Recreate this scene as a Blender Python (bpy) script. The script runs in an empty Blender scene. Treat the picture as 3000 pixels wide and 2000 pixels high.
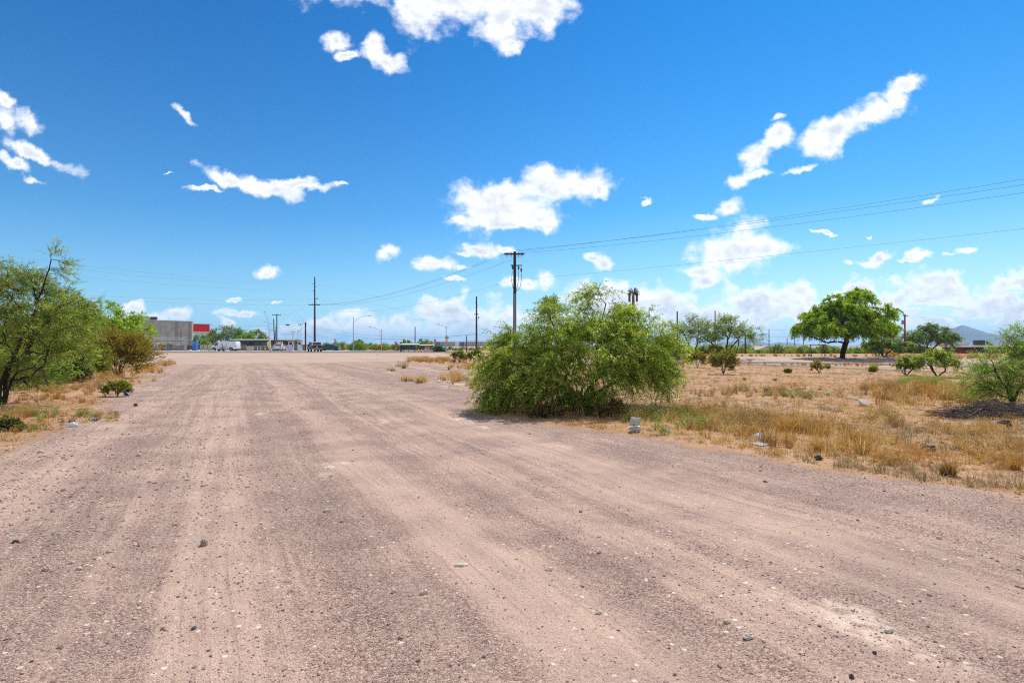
import bpy, math, random
import numpy as np

# ---------------------------------------------------------------- camera, sky, sun
S = bpy.context.scene
F = 1667.0            # focal length in photo pixels (3000 px wide)
HZ = 1012.0           # photo row of the horizon
EYE = 1.6
cam_data = bpy.data.cameras.new("camera")
cam = bpy.data.objects.new("camera", cam_data)
S.collection.objects.link(cam)
S.camera = cam
cam_data.sensor_width = 36.0
cam_data.lens = 36.0 * F / 3000.0
cam_data.shift_y = 12.0 / 3000.0
cam_data.clip_start = 0.05
cam_data.clip_end = 60000.0
cam.location = (0, 0, EYE)
cam.rotation_euler = (math.radians(90), 0, 0)

SUN_AZ = math.radians(24)     # to the right of the view direction (+Y)
SUN_EL = math.radians(51)
sd = bpy.data.lights.new("sun", 'SUN')
sd.energy = 4.85
sd.angle = math.radians(0.53)
sd.color = (1.0, 0.955, 0.89)
sun = bpy.data.objects.new("sun", sd)
S.collection.objects.link(sun)
sun.rotation_euler = (math.radians(90) - SUN_EL, 0, math.pi - SUN_AZ)

S.view_settings.view_transform = 'Standard'
S.view_settings.look = 'None'
S.view_settings.gamma = 1.0
S.view_settings.exposure = 0.29
S.cycles.max_bounces = 6
S.cycles.diffuse_bounces = 3
S.cycles.transmission_bounces = 4
S.cycles.transparent_max_bounces = 8
S.cycles.volume_bounces = 0
S.cycles.use_denoising = False
S.cycles.filter_width = 1.15


def lin(h):
    h = h.lstrip('#')
    c = [int(h[i:i + 2], 16) / 255 for i in (0, 2, 4)]
    return tuple(x / 12.92 if x <= .04045 else ((x + .055) / 1.055) ** 2.4 for x in c)


class NT:
    """small helper to wire node trees"""
    def __init__(s, tree):
        s.t = tree
        s.n = tree.nodes
        s.l = tree.links

    def put(s, sock, v):
        if v is None:
            return
        if hasattr(v, 'is_output'):
            s.l.new(v, sock)
        else:
            if sock.type == 'RGBA' and len(v) == 3:
                v = (*v, 1)
            sock.default_value = v

    def node(s, typ, ins=None, **kw):
        n = s.n.new(typ)
        for k, v in kw.items():
            setattr(n, k, v)
        if ins:
            for k, v in ins.items():
                s.put(n.inputs[k], v)
        return n

    def m(s, op, a, b=None, c=None, clamp=False):
        n = s.n.new('ShaderNodeMath')
        n.operation = op
        n.use_clamp = clamp
        s.put(n.inputs[0], a)
        s.put(n.inputs[1], b)
        s.put(n.inputs[2], c)
        return n.outputs[0]

    def vm(s, op, a, b=None, scale=None):
        n = s.n.new('ShaderNodeVectorMath')
        n.operation = op
        s.put(n.inputs[0], a)
        s.put(n.inputs[1], b)
        if scale is not None:
            s.put(n.inputs['Scale'], scale)
        return n.outputs['Value'] if op in ('LENGTH', 'DISTANCE', 'DOT_PRODUCT') else n.outputs[0]

    def xyz(s, x, y, z=0.0):
        return s.node('ShaderNodeCombineXYZ', {0: x, 1: y, 2: z}).outputs[0]

    def noise(s, vec, scale=1., detail=3., rough=.5, dist=0., dim='3D'):
        n = s.node('ShaderNodeTexNoise', {'Scale': scale, 'Detail': detail, 'Roughness': rough, 'Distortion': dist}, noise_dimensions=dim)
        s.put(n.inputs['Vector'], vec)
        return n

    def mix(s, f, a, b, blend='MIX'):
        n = s.n.new('ShaderNodeMix')
        n.data_type = 'RGBA'
        n.blend_type = blend
        s.put(n.inputs[0], f)
        s.put(n.inputs[6], a)
        s.put(n.inputs[7], b)
        return n.outputs[2]

    def step(s, v, lo, hi, a=0., b=1.):
        n = s.n.new('ShaderNodeMapRange')
        n.interpolation_type = 'SMOOTHSTEP'
        for i, x in enumerate((v, lo, hi, a, b)):
            s.put(n.inputs[i], x)
        return n.outputs[0]

    def ramp(s, v, stops):
        n = s.n.new('ShaderNodeValToRGB')
        s.put(n.inputs[0], v)
        e = n.color_ramp.elements
        while len(e) < len(stops):
            e.new(0.5)
        for k, (p, c) in zip(e, stops):
            k.position = p
            k.color = (*c, 1)
        return n.outputs[0]


# ---- world: Nishita sky with clouds laid out by direction
W = bpy.data.worlds.new("World")
S.world = W
W.use_nodes = True
W.node_tree.nodes.clear()
w = NT(W.node_tree)
sky = w.node('ShaderNodeTexSky', sky_type='NISHITA', sun_disc=False, sun_elevation=SUN_EL, sun_rotation=SUN_AZ,
             altitude=750, air_density=1.0, dust_density=0.25, ozone_density=2.2)
hs = w.node('ShaderNodeHueSaturation', {'Hue': .508, 'Saturation': 1.68, 'Value': .95, 'Color': sky.outputs[0]})
skyc = w.mix(1.0, hs.outputs[0], (.76, 1.10, 1.10), 'MULTIPLY')
tc = w.node('ShaderNodeTexCoord')
sep = w.node('ShaderNodeSeparateXYZ', {0: tc.outputs['Generated']})
yy = w.m('MAXIMUM', sep.outputs[1], 0.02)
u = w.m('DIVIDE', sep.outputs[0], yy)
v = w.m('DIVIDE', sep.outputs[2], yy)
uv = w.xyz(u, v, 0)
wn1 = w.noise(uv, 9, 2, .55, 0, '2D')
wn2 = w.noise(uv, 34, 3, .6, 0, '2D')
warp = w.vm('ADD', w.vm('SCALE', w.vm('SUBTRACT', wn1.outputs['Color'], (.5, .5, .5)), scale=.034),
            w.vm('SCALE', w.vm('SUBTRACT', wn2.outputs['Color'], (.5, .5, .5)), scale=.020))
uvw = w.vm('MULTIPLY', w.vm('ADD', uv, warp), (1, 1, 0))
# clouds: photo column, row, half-width, half-height, tilt (deg)
CL = [(1000, -22, 80, 22, 0), (1120, -22, 110, 50, 0), (1235, 32, 105, 62, -10), (1370, -12, 230, 85, 0), (1250, -35, 240, 55, 0), (1478, 52, 70, 72, 10),
      (1560, 20, 110, 60, 0), (1600, 50, 42, 45, 0), (1300, -110, 420, 110, 0), (1500, 135, 30, 22, -30),
      (988, 122, 34, 26, 0), (1018, 165, 26, 12, 0), (1095, 138, 38, 28, -35), (1128, 180, 52, 24, -30),
      (8, 350, 62, 28, -40), (92, 362, 42, 28, -50), (15, 290, 30, 16, -40), (108, 458, 98, 20, -22), (45, 480, 46, 14, -10),
      (100, 528, 34, 11, -25), (530, 333, 40, 13, -48), (490, 515, 20, 4, -8),
      (690, 530, 100, 18, -12), (800, 555, 100, 19, -18), (885, 542, 85, 13, -4), (605, 556, 48, 7, -5), (1008, 538, 18, 5, 0),
      (1400, 605, 95, 58, 0), (1490, 605, 130, 60, 5), (1450, 630, 110, 35, 0), (1570, 560, 110, 52, 15), (1690, 540, 90, 44, 10), (1600, 500, 26, 20, 0),
      (1750, 560, 34, 22, 0), (1345, 640, 44, 18, 0), (1580, 640, 60, 30, 0), (1480, 655, 120, 18, 0),
      (1130, 745, 38, 19, 15), (785, 796, 44, 15, 0), (1405, 735, 70, 20, 0), (1480, 733, 30, 12, -15), (1350, 745, 30, 9, 0),
      (1285, 783, 62, 22, 0), (1240, 785, 30, 12, 0), (1345, 787, 28, 8, 0), (1330, 820, 32, 8, 0),
      (1590, 815, 42, 27, 0), (1540, 830, 60, 16, 0), (1733, 762, 30, 14, 0), (1760, 785, 32, 28, 0),
      (2660, 240, 52, 26, 30), (2625, 285, 42, 32, 55), (2550, 335, 90, 36, 22), (2440, 385, 90, 52, 22), (2420, 435, 60, 28, 10),
      (2280, 395, 52, 30, 30), (2210, 470, 52, 34, 35), (2160, 520, 46, 18, 22), (2225, 510, 42, 12, 10), (2345, 490, 50, 10, 15),
      (2280, 340, 22, 13, 20), (2140, 600, 42, 24, 15), (2065, 630, 32, 9, 8),
      (2185, 680, 58, 42, 0), (2130, 738, 92, 50, 8), (2200, 722, 95, 55, 5), (2250, 720, 42, 30, 0), (2150, 765, 90, 18, 4), (2168, 722, 108, 60, 0),
      (2410, 691, 28, 5, 10), (2545, 687, 11, 4, 0), (2580, 752, 48, 18, 22), (2535, 770, 30, 8, 0),
      (2695, 748, 38, 14, 10), (2655, 757, 28, 6, 0), (2775, 747, 20, 6, 0), (2827, 735, 28, 11, 8), (2478, 777, 18, 7, 0),
      (2715, 588, 18, 6, 5), (2060, 805, 58, 20, 5), (2060, 838, 42, 19, 15), (1880, 588, 14, 8, 40),
      (520, 922, 42, 22, 0), (450, 932, 70, 14, 0), (400, 910, 34, 18, 0), (700, 911, 58, 9, 0), 
      (690, 880, 22, 5, 0), (820, 884, 18, 5, 0), (1010, 925, 46, 24, -10), (668, 942, 24, 12, -50)]
# low bank of cloud along the horizon: upper edge (column, row)
BANK = [(-600, 985), (340, 950), (380, 925), (420, 912), (470, 925), (520, 905), (560, 935), (640, 950), (740, 945), (900, 938), (990, 915), (1040, 905), (1130, 925),
        (1180, 885), (1260, 868), (1350, 862), (1400, 866), (1500, 876), (1640, 850), (1690, 825), (1760, 815), (1880, 835), (1960, 850), (2040, 868), (2120, 820), (2230, 818),
        (2300, 800), (2370, 800), (2400, 880), (2430, 850), (2520, 812), (2610, 802), (2700, 790), (2800, 780), (2870, 835), (2920, 800), (2970, 770), (3060, 745), (3400, 760)]


fb = w.noise(w.vm('MULTIPLY', uv, (1, 1.35, 1)), 14, 7, .585, 0, '2D')
fd = w.m('SUBTRACT', fb.outputs[0], .5)
sh = w.noise(w.vm('ADD', uv, (3.3, 1.1, 0)), 10, 3, .6, 0, '2D')
sh2 = w.noise(w.vm('ADD', w.vm('MULTIPLY', uvw, (1, 1.4, 1)), (1.3, 5.1, 0)), 26, 4, .62, 0, '2D')


vo1 = w.node('ShaderNodeTexVoronoi', {'Vector': uvw, 'Scale': 24., 'Randomness': 1.}, voronoi_dimensions='2D')
vo2 = w.node('ShaderNodeTexVoronoi', {'Vector': uvw, 'Scale': 58., 'Randomness': 1.}, voronoi_dimensions='2D')
puff = w.m('SUBTRACT', .48, w.m('ADD', w.m('MULTIPLY', vo1.outputs['Distance'], .68), w.m('MULTIPLY', vo2.outputs['Distance'], .34)))
ROT = {}
for dg in (-45, -20, 0, 20, 45):
    a_ = math.radians(dg)
    ROT[dg] = uvw if dg == 0 else w.xyz(w.vm('DOT_PRODUCT', uvw, (math.cos(a_), math.sin(a_), 0)), w.vm('DOT_PRODUCT', uvw, (-math.sin(a_), math.cos(a_), 0)), 0)


def blobs(L):
    cur = None
    src = dict(ROT)
    for i, (px, py, rx, ry, an) in enumerate(L):
        dg = min(ROT, key=lambda k: abs(k - an))
        if i % 10 == 9:      # tie the blobs into a chain so that they are evaluated a few at a time
            for k in ROT:
                ma = w.n.new('ShaderNodeVectorMath')
                ma.operation = 'MULTIPLY_ADD'
                w.l.new(cur, ma.inputs[0])
                ma.inputs[1].default_value = (1e-7, 1e-7, 0)
                w.l.new(src[k], ma.inputs[2])
                src[k] = ma.outputs[0]
        a_ = math.radians(dg)
        cu, cv = (px - 1500) / F, (HZ - py) / F
        cx, cy = cu * math.cos(a_) + cv * math.sin(a_), -cu * math.sin(a_) + cv * math.cos(a_)
        sx, sy = 1 / (rx / F * 1.30), 1 / (ry / F * 1.38)
        mp = w.n.new('ShaderNodeVectorMath')
        mp.operation = 'MULTIPLY_ADD'
        w.l.new(src[dg], mp.inputs[0])
        mp.inputs[1].default_value = (sx, sy, 0)
        mp.inputs[2].default_value = (-cx * sx, -cy * sy, 0)
        d = w.vm('LENGTH', mp.outputs[0])
        cur = d if cur is None else w.m('SMOOTH_MIN', cur, d, .25)
    return None if cur is None else w.m('SUBTRACT', 1.0, cur)


front = w.step(sep.outputs[1], 0.05, 0.15)
pu = w.m('DIVIDE', w.m('ADD', w.node('ShaderNodeSeparateXYZ', {0: uvw}).outputs[0], 1.3), 2.5)
bk = w.n.new('ShaderNodeFloatCurve')
cv_ = bk.mapping.curves[0]
bk.mapping.extend = 'HORIZONTAL'
bp_ = [(((x - 1500) / F + 1.3) / 2.5, min(1., (HZ - y) / F * 4)) for x, y in BANK]
bp_ = [p for p in bp_ if 0 <= p[0] <= 1]
cv_.points[0].location, cv_.points[1].location = bp_[0], bp_[-1]
for p in bp_[1:-1]:
    cv_.points.new(*p)
for p in cv_.points:
    p.handle_type = 'AUTO'
bk.mapping.update()
w.l.new(pu, bk.inputs['Value'])
top = w.m('DIVIDE', bk.outputs[0], 4.)
vw = w.node('ShaderNodeSeparateXYZ', {0: uvw}).outputs[1]
below = w.m('MULTIPLY', w.m('SUBTRACT', top, vw), 22.)
dA = w.m('ADD', w.m('ADD', blobs(CL), w.m('MULTIPLY', fd, 1.55)), w.m('MULTIPLY', puff, .5))
# the bank has gaps of sky between its layers
ly = w.noise(w.vm('MULTIPLY', uv, (7., 26., 1)), 1, 4, .6, 0, '2D')
gap = w.m('MULTIPLY', w.step(ly.outputs[0], .50, .36), w.step(below, .6, 1.6))
dB = w.m('ADD', w.m('SUBTRACT', w.m('MINIMUM', below, .8), w.m('MULTIPLY', gap, 1.1)), w.m('MULTIPLY', fd, 2.0))
dB = w.m('SUBTRACT', dB, w.step(u, -.42, -.60, 0., 1.2))
dB = w.m('ADD', dB, w.m('MULTIPLY', puff, .9))
alpha = w.m('MAXIMUM', w.step(dA, 0.0, .74), w.m('MULTIPLY', w.step(dB, .0, .75), w.step(v, .0, .05, .55, .97)))
alpha = w.m('MULTIPLY', alpha, front)
dm = w.m('MAXIMUM', w.m('SUBTRACT', dA, .1), w.m('MULTIPLY', dB, .9))
fb2 = w.noise(w.vm('MULTIPLY', w.vm('ADD', uv, (.0015, .0075, 0)), (1, 1.35, 1)), 14, 5, .56, 0, '2D')
cloud_shade = w.m('ADD', w.m('MULTIPLY', w.m('SUBTRACT', fb2.outputs[0], fb.outputs[0]), 3.6), .46)  # greys cloud undersides as if lit from above, shade put into their colour
thick = w.m('MULTIPLY', w.step(dm, .40, 1.05), w.step(sh.outputs[0], .28, .54))
cc = w.mix(w.m('MULTIPLY', thick, .72), (1.05, 1.06, 1.07), (.60, .645, .73))
cc = w.mix(w.m('MULTIPLY', w.step(cloud_shade, .30, .80), w.step(dm, .15, .7, 0., .6)), cc, w.mix(1., cc, (.70, .74, .82), 'MULTIPLY'))
bg2 = w.node('ShaderNodeBackground', {'Color': cc, 'Strength': .94})
front = w.step(sep.outputs[1], 0.05, 0.15)
# paler, less yellow air low down
el = w.m('MAXIMUM', sep.outputs[2], 0.)
lowf = w.m('POWER', 2.718, w.m('MULTIPLY', el, -6.5))
s1 = w.mix(w.step(sep.outputs[0], -.55, .55), w.vm('SCALE', skyc, scale=.088), w.vm('MULTIPLY', w.vm('SCALE', skyc, scale=.108), (1.75, 1.22, 1.04)))
lowc = w.mix(w.step(sep.outputs[0], -.6, .7), (.30, .60, .88), (.46, .72, .92))
s2 = w.mix(w.m('MULTIPLY', lowf, .93), s1, lowc)
# added unseen pale cloud behind the viewer, brightening and neutralising fill on shaded sides
bk1 = w.noise(tc.outputs['Generated'], 2.2, 3, .6)
bkf = w.m('MULTIPLY', w.step(sep.outputs[1], -.02, -.30), w.step(bk1.outputs[0], .36, .58, .25, .85))
s2 = w.mix(bkf, s2, (.86, .84, .80))
bg1 = w.node('ShaderNodeBackground', {'Color': s2, 'Strength': 1.0})


clouded = w.node('ShaderNodeMixShader', {0: alpha, 1: bg1.outputs[0], 2: bg2.outputs[0]}).outputs[0]
upf = w.m('MULTIPLY', w.m('GREATER_THAN', sep.outputs[1], .05), w.m('GREATER_THAN', sep.outputs[2], -.01))
ms = w.node('ShaderNodeMixShader', {0: upf, 1: bg1.outputs[0], 2: clouded})
wo = w.node('ShaderNodeOutputWorld', {0: ms.outputs[0]})
W.cycles.sampling_method = 'NONE'

# ---------------------------------------------------------------- placement
def sstep(x, a, b):
    t = np.clip((np.asarray(x, float) - a) / (b - a), 0, 1)
    return t * t * (3 - 2 * t)


def gz(x, y):
    """height of the ground: a slow rise towards the road, a drop behind the playground on the right"""
    k = sstep(x, 8, 16)
    r = .45 * (sstep(y, 34, 86) * (1 - k) + sstep(y, 42, 63) * k)
    s = sstep(x, 10, 24) * sstep(y, 80, 104)
    return r * (1 - s) - 1.35 * s


def P(px, py):
    """point on the ground seen at photo pixel px, py"""
    d = EYE * F / max(py - HZ, .5)
    for _ in range(30):
        x = (px - 1500) / F * d
        d2 = (EYE - float(gz(x, d))) * F / max(py - HZ, .5)
        d = .5 * d + .5 * d2
    return ((px - 1500) / F * d, d, float(gz((px - 1500) / F * d, d)))


def at(px, py, d):
    return ((px - 1500) / F * d, d, EYE + (HZ - py) / F * d)


def G(px, d):
    """ground point in column px at distance d"""
    x = (px - 1500) / F * d
    return (x, d, float(gz(x, d)))


# ---------------------------------------------------------------- materials
MATS = {}


def mat(name, rgb, rough=.7, metal=0., spec=.3, var=.12, scale=8., bump=0., em=None):
    if name in MATS:
        return MATS[name]
    m = bpy.data.materials.new(name)
    m.use_nodes = True
    t = NT(m.node_tree)
    b = t.n['Principled BSDF']
    if isinstance(rgb, str):
        rgb = lin(rgb)
    geo = t.node('ShaderNodeTexCoord')
    nz = t.noise(geo.outputs['Object'], scale, 5, .6)
    f = t.step(nz.outputs[0], .3, .7)
    c = t.mix(f, tuple(x * (1 - var) for x in rgb), tuple(min(1, x * (1 + var)) for x in rgb))
    t.put(b.inputs['Base Color'], c)
    b.inputs['Roughness'].default_value = rough
    b.inputs['Metallic'].default_value = metal
    b.inputs['Specular IOR Level'].default_value = spec
    if bump:
        bp = t.node('ShaderNodeBump', {'Strength': .5, 'Distance': bump, 'Height': nz.outputs[0]})
        t.put(b.inputs['Normal'], bp.outputs[0])
    MATS[name] = m
    return m


def thin_mat(name, rgb):
    m = mat(name, rgb, .4, 0, .4, .12, 20.)
    t = NT(m.node_tree)
    tr = t.node('ShaderNodeBsdfTranslucent', {'Color': rgb})
    mx = t.node('ShaderNodeMixShader', {0: .45, 1: t.n['Principled BSDF'].outputs[0], 2: tr.outputs[0]})
    t.put(t.n['Material Output'].inputs[0], mx.outputs[0])
    return m


def attr_mat(name, trans=0., rough=.75, spec=.15, var=.0, scale=30.):
    m = bpy.data.materials.new(name)
    m.use_nodes = True
    t = NT(m.node_tree)
    b = t.n['Principled BSDF']
    at_ = t.node('ShaderNodeAttribute', attribute_name='Col')
    c = at_.outputs['Color']
    if var:
        tcn = t.node('ShaderNodeTexCoord')
        nz = t.noise(tcn.outputs['Object'], scale, 4, .6)
        c = t.mix(1., c, t.ramp(nz.outputs[0], [(0.3, (1 - var,) * 3), (.7, (1, 1, 1))]), 'MULTIPLY')
    t.put(b.inputs['Base Color'], c)
    b.inputs['Roughness'].default_value = rough
    b.inputs['Specular IOR Level'].default_value = spec
    if trans:
        tr = t.node('ShaderNodeBsdfTranslucent', {'Color': t.mix(1., c, (1.15, 1.25, .7), 'MULTIPLY')})
        mx = t.node('ShaderNodeMixShader', {0: trans, 1: b.outputs[0], 2: tr.outputs[0]})
        t.put(t.n['Material Output'].inputs[0], mx.outputs[0])
    MATS[name] = m
    return m


M_LEAF = attr_mat('leaf', .52)
M_BARK = attr_mat('bark', 0, .9, .1, .45, 25)
M_GRASS = attr_mat('straw', .35)
M_STONE = attr_mat('stone', 0, .85, .2, .25, 60)

# ---------------------------------------------------------------- mesh helpers
COL = S.collection


def tag(o, label=None, cat=None, group=None, kind=None):
    if label:
        o['label'] = label
    if cat:
        o['category'] = cat
    if group:
        o['group'] = group
    if kind:
        o['kind'] = kind
    return o


def empty(name, loc, rz=0., label=None, cat=None, group=None):
    o = bpy.data.objects.new(name, None)
    o.location = loc
    o.rotation_euler = (0, 0, rz)
    o.empty_display_size = .2
    COL.objects.link(o)
    return tag(o, label, cat, group)


def copy_thing(root, loc, rz=0., sc=1., label=None, group=None):
    r = root.copy()
    COL.objects.link(r)
    r.location = loc
    r.rotation_euler = (0, 0, rz)
    r.scale = (sc, sc, sc)
    if label:
        r['label'] = label
    if group:
        r['group'] = group
    for ch in list(root.children):
        c = ch.copy()
        COL.objects.link(c)
        c.parent = r
        for g in list(ch.children):
            k = g.copy()
            COL.objects.link(k)
            k.parent = c
    return r


def link_mesh(me, name, parent=None, loc=None, rz=0.):
    o = bpy.data.objects.new(name, me)
    COL.objects.link(o)
    if parent is not None:
        o.parent = parent
    if loc is not None:
        o.location = loc
        o.rotation_euler = (0, 0, rz)
    return o


def np_mesh(name, V, Fs, mats, cols=None, smooth=False):
    """V (n,3); Fs list of int arrays (m,k)"""
    me = bpy.data.meshes.new(name)
    V = np.asarray(V, np.float32)
    Fs = [np.asarray(f, np.int32) for f in Fs if len(f)]
    loops = np.concatenate([f.ravel() for f in Fs])
    sizes = np.concatenate([np.full(len(f), f.shape[1], np.int32) for f in Fs])
    starts = np.concatenate([[0], np.cumsum(sizes)[:-1]]).astype(np.int32)
    me.vertices.add(len(V))
    me.vertices.foreach_set('co', V.ravel())
    me.loops.add(len(loops))
    me.loops.foreach_set('vertex_index', loops)
    me.polygons.add(len(sizes))
    me.polygons.foreach_set('loop_start', starts)
    me.polygons.foreach_set('use_smooth', np.full(len(sizes), smooth, bool))
    for mm in mats if isinstance(mats, (list, tuple)) else [mats]:
        me.materials.append(mm)
    if cols is not None:
        a = me.attributes.new('Col', 'FLOAT_COLOR', 'POINT')
        c4 = np.ones((len(V), 4), np.float32)
        c4[:, :3] = cols
        a.data.foreach_set('color', c4.ravel())
    me.update(calc_edges=True)
    return me


class MB:
    def __init__(s):
        s.v = []
        s.f = []

    def add(s, vs, fs):
        n = len(s.v)
        s.v += [tuple(map(float, p)) for p in vs]
        s.f += [tuple(i + n for i in f) for f in fs]
        return s

    def box(s, c, size, rz=0., top=1., rx=0.):
        x, y, z = (k / 2 for k in size)
        pts = []
        for sz in (-1, 1):
            k = top if sz > 0 else 1
            for sx, sy in ((-1, -1), (1, -1), (1, 1), (-1, 1)):
                a, b, d = sx * x * k, sy * y * k, sz * z
                b, d = b * math.cos(rx) - d * math.sin(rx), b * math.sin(rx) + d * math.cos(rx)
                pts.append((c[0] + a * math.cos(rz) - b * math.sin(rz), c[1] + a * math.sin(rz) + b * math.cos(rz), c[2] + d))
        return s.add(pts, [(3, 2, 1, 0), (4, 5, 6, 7), (0, 1, 5, 4), (1, 2, 6, 5), (2, 3, 7, 6), (3, 0, 4, 7)])

    def bevbox(s, c, size, b, rz=0.):
        """box with chamfered vertical and top edges"""
        x, y, z = (k / 2 for k in size)
        rings = [(-z, 0), (z - b, 0), (z, b)]
        pts = []
        for h, i in rings:
            X, Y = x - i, y - i
            for px, py in ((-X + b, -Y), (X - b, -Y), (X, -Y + b), (X, Y - b), (X - b, Y), (-X + b, Y), (-X, Y - b), (-X, -Y + b)):
                pts.append((c[0] + px * math.cos(rz) - py * math.sin(rz), c[1] + px * math.sin(rz) + py * math.cos(rz), c[2] + h))
        fs = [tuple(range(7, -1, -1)), tuple(range(16, 24))]
        for r in range(2):
            for k in range(8):
                fs.append((r * 8 + k, r * 8 + (k + 1) % 8, r * 8 + 8 + (k + 1) % 8, r * 8 + 8 + k))
        return s.add(pts, fs)

    def tube(s, pts, rad, n=8, caps=True):
        V, Fq, Fe = tube_np(pts, rad, n)
        b = len(s.v)
        s.v += [tuple(map(float, p)) for p in V]
        s.f += [tuple(int(i) + b for i in f) for f in Fq]
        if caps:
            s.f.append(tuple(b + k for k in range(n))[::-1])
            s.f.append(tuple(b + len(V) - n + k for k in range(n)))
        return s

    def cyl(s, p0, p1, r0, r1=None, n=10):
        return s.tube([p0, p1], [r0, r0 if r1 is None else r1], n)

    def prism(s, poly, axis, a, b):
        """poly: 2d points; axis 'x','y','z' extrude from a to b"""
        def m3(p, h):
            return {'x': (h, p[0], p[1]), 'y': (p[0], h, p[1]), 'z': (p[0], p[1], h)}[axis]
        n = len(poly)
        pts = [m3(p, a) for p in poly] + [m3(p, b) for p in poly]
        fs = [tuple(range(n))[::-1], tuple(range(n, 2 * n))]
        fs += [(k, (k + 1) % n, n + (k + 1) % n, n + k) for k in range(n)]
        return s.add(pts, fs)

    def ball(s, c, r, nu=8, nv=6, jit=0., rng=None):
        pts = []
        for j in range(1, nv):
            th = math.pi * j / nv
            for i in range(nu):
                ph = 2 * math.pi * i / nu
                k = 1 + (rng.uniform(-jit, jit) if rng else 0)
                pts.append((c[0] + r[0] * k * math.sin(th) * math.cos(ph), c[1] + r[1] * k * math.sin(th) * math.sin(ph), c[2] + r[2] * k * math.cos(th)))
        pts += [(c[0], c[1], c[2] + r[2]), (c[0], c[1], c[2] - r[2])]
        T, B = len(pts) - 2, len(pts) - 1
        fs = []
        for j in range(nv - 2):
            for i in range(nu):
                fs.append((j * nu + i, (j + 1) * nu + i, (j + 1) * nu + (i + 1) % nu, j * nu + (i + 1) % nu))
        for i in range(nu):
            fs.append((T, i, (i + 1) % nu))
            fs.append((B, (nv - 2) * nu + (i + 1) % nu, (nv - 2) * nu + i))
        return s.add(pts, fs)

    def obj(s, name, m, parent=None, loc=None, rz=0., smooth=False, bevel=0.):
        me = bpy.data.meshes.new(name)
        me.from_pydata(s.v, [], s.f)
        me.materials.append(m)
        if smooth:
            me.polygons.foreach_set('use_smooth', [True] * len(me.polygons))
        me.update()
        o = link_mesh(me, name, parent, loc, rz)
        if bevel:
            bm = o.modifiers.new('bevel', 'BEVEL')
            bm.width = bevel
            bm.segments = 2
            bm.limit_method = 'ANGLE'
        return o


def tube_np(pts, rad, n=6):
    pts = np.asarray(pts, float)
    rad = np.broadcast_to(np.asarray(rad, float), (len(pts),))
    t = np.gradient(pts, axis=0)
    t /= np.linalg.norm(t, axis=1, keepdims=True) + 1e-9
    ref = np.array([0, 0, 1.]) if abs(t[0, 2]) < .9 else np.array([1., 0, 0])
    V = []
    for p, tt, r in zip(pts, t, rad):
        a = np.cross(tt, ref)
        a /= np.linalg.norm(a) + 1e-9
        b = np.cross(tt, a)
        ref = np.cross(a, tt) if False else ref
        an = np.arange(n) * 2 * math.pi / n
        V.append(p + r * (np.cos(an)[:, None] * a + np.sin(an)[:, None] * b))
    V = np.concatenate(V)
    Q = []
    for j in range(len(pts) - 1):
        for k in range(n):
            Q.append((j * n + k, (j + 1) * n + k, (j + 1) * n + (k + 1) % n, j * n + (k + 1) % n))
    return V, np.array(Q, np.int32), None


class Big:
    """collects numpy pieces with colours"""
    def __init__(s):
        s.V, s.C, s.Q, s.T, s.n = [], [], [], [], 0

    def add(s, V, C, Q=None, T=None):
        V = np.asarray(V, np.float32)
        s.V.append(V)
        s.C.append(np.broadcast_to(np.asarray(C, np.float32), V.shape))
        if Q is not None and len(Q):
            s.Q.append(np.asarray(Q) + s.n)
        if T is not None and len(T):
            s.T.append(np.asarray(T) + s.n)
        s.n += len(V)

    def mesh(s, name, m, smooth=False):
        Fs = []
        if s.Q:
            Fs.append(np.concatenate(s.Q))
        if s.T:
            Fs.append(np.concatenate(s.T))
        return np_mesh(name, np.concatenate(s.V), Fs, m, np.concatenate(s.C), smooth)


def unit(a):
    return a / (np.linalg.norm(a, axis=-1, keepdims=True) + 1e-9)


def leaf_quads(C, D, L, Wd, rng, flat=0.):
    """diamond leaves: base C, direction D"""
    n = len(C)
    D = unit(D)
    R = rng.normal(size=(n, 3))
    R[:, 2] *= (1 - flat)
    side = unit(np.cross(D, R))
    L = np.broadcast_to(L, (n,))[:, None]
    Wd = np.broadcast_to(Wd, (n,))[:, None]
    m = C + D * L * .45
    V = np.stack([C, m + side * Wd * .5, C + D * L, m - side * Wd * .5], 1).reshape(-1, 3)
    Q = np.arange(4 * n).reshape(n, 4)
    return V, Q


def var_cols(base, n, rng, amt=.25, alt=None, p=.3):
    base = np.array(base, float)
    c = np.tile(base, (n, 1))
    if alt is not None:
        k = rng.random(n) < p
        c[k] = np.array(alt)
    c *= (1 + rng.uniform(-amt, amt, (n, 1)))
    c *= (1 + rng.uniform(-amt * .25, amt * .25, (n, 3)))
    return np.clip(c, 0.002, 1)
# ---------------------------------------------------------------- ground
def poly_mask(X, Y, pts, soft):
    """soft inside test; soft may be an array"""
    pts = np.array(pts, float)
    n = len(pts)
    inside = np.zeros(X.shape, bool)
    dist = np.full(X.shape, 1e9)
    for i in range(n):
        x0, y0 = pts[i]
        x1, y1 = pts[(i + 1) % n]
        cond = (y0 > Y) != (y1 > Y)
        with np.errstate(divide='ignore', invalid='ignore'):
            xi = (x1 - x0) * (Y - y0) / (y1 - y0 + 1e-12) + x0
        inside ^= cond & (X < xi)
        dx, dy = x1 - x0, y1 - y0
        t = np.clip(((X - x0) * dx + (Y - y0) * dy) / (dx * dx + dy * dy + 1e-12), 0, 1)
        dist = np.minimum(dist, np.hypot(X - x0 - t * dx, Y - y0 - t * dy))
    s = np.where(inside, dist, -dist)
    return np.clip(.5 + s / (2 * soft), 0, 1)


def wpts(L):
    return [P(a, b)[:2] for a, b in L]


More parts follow.
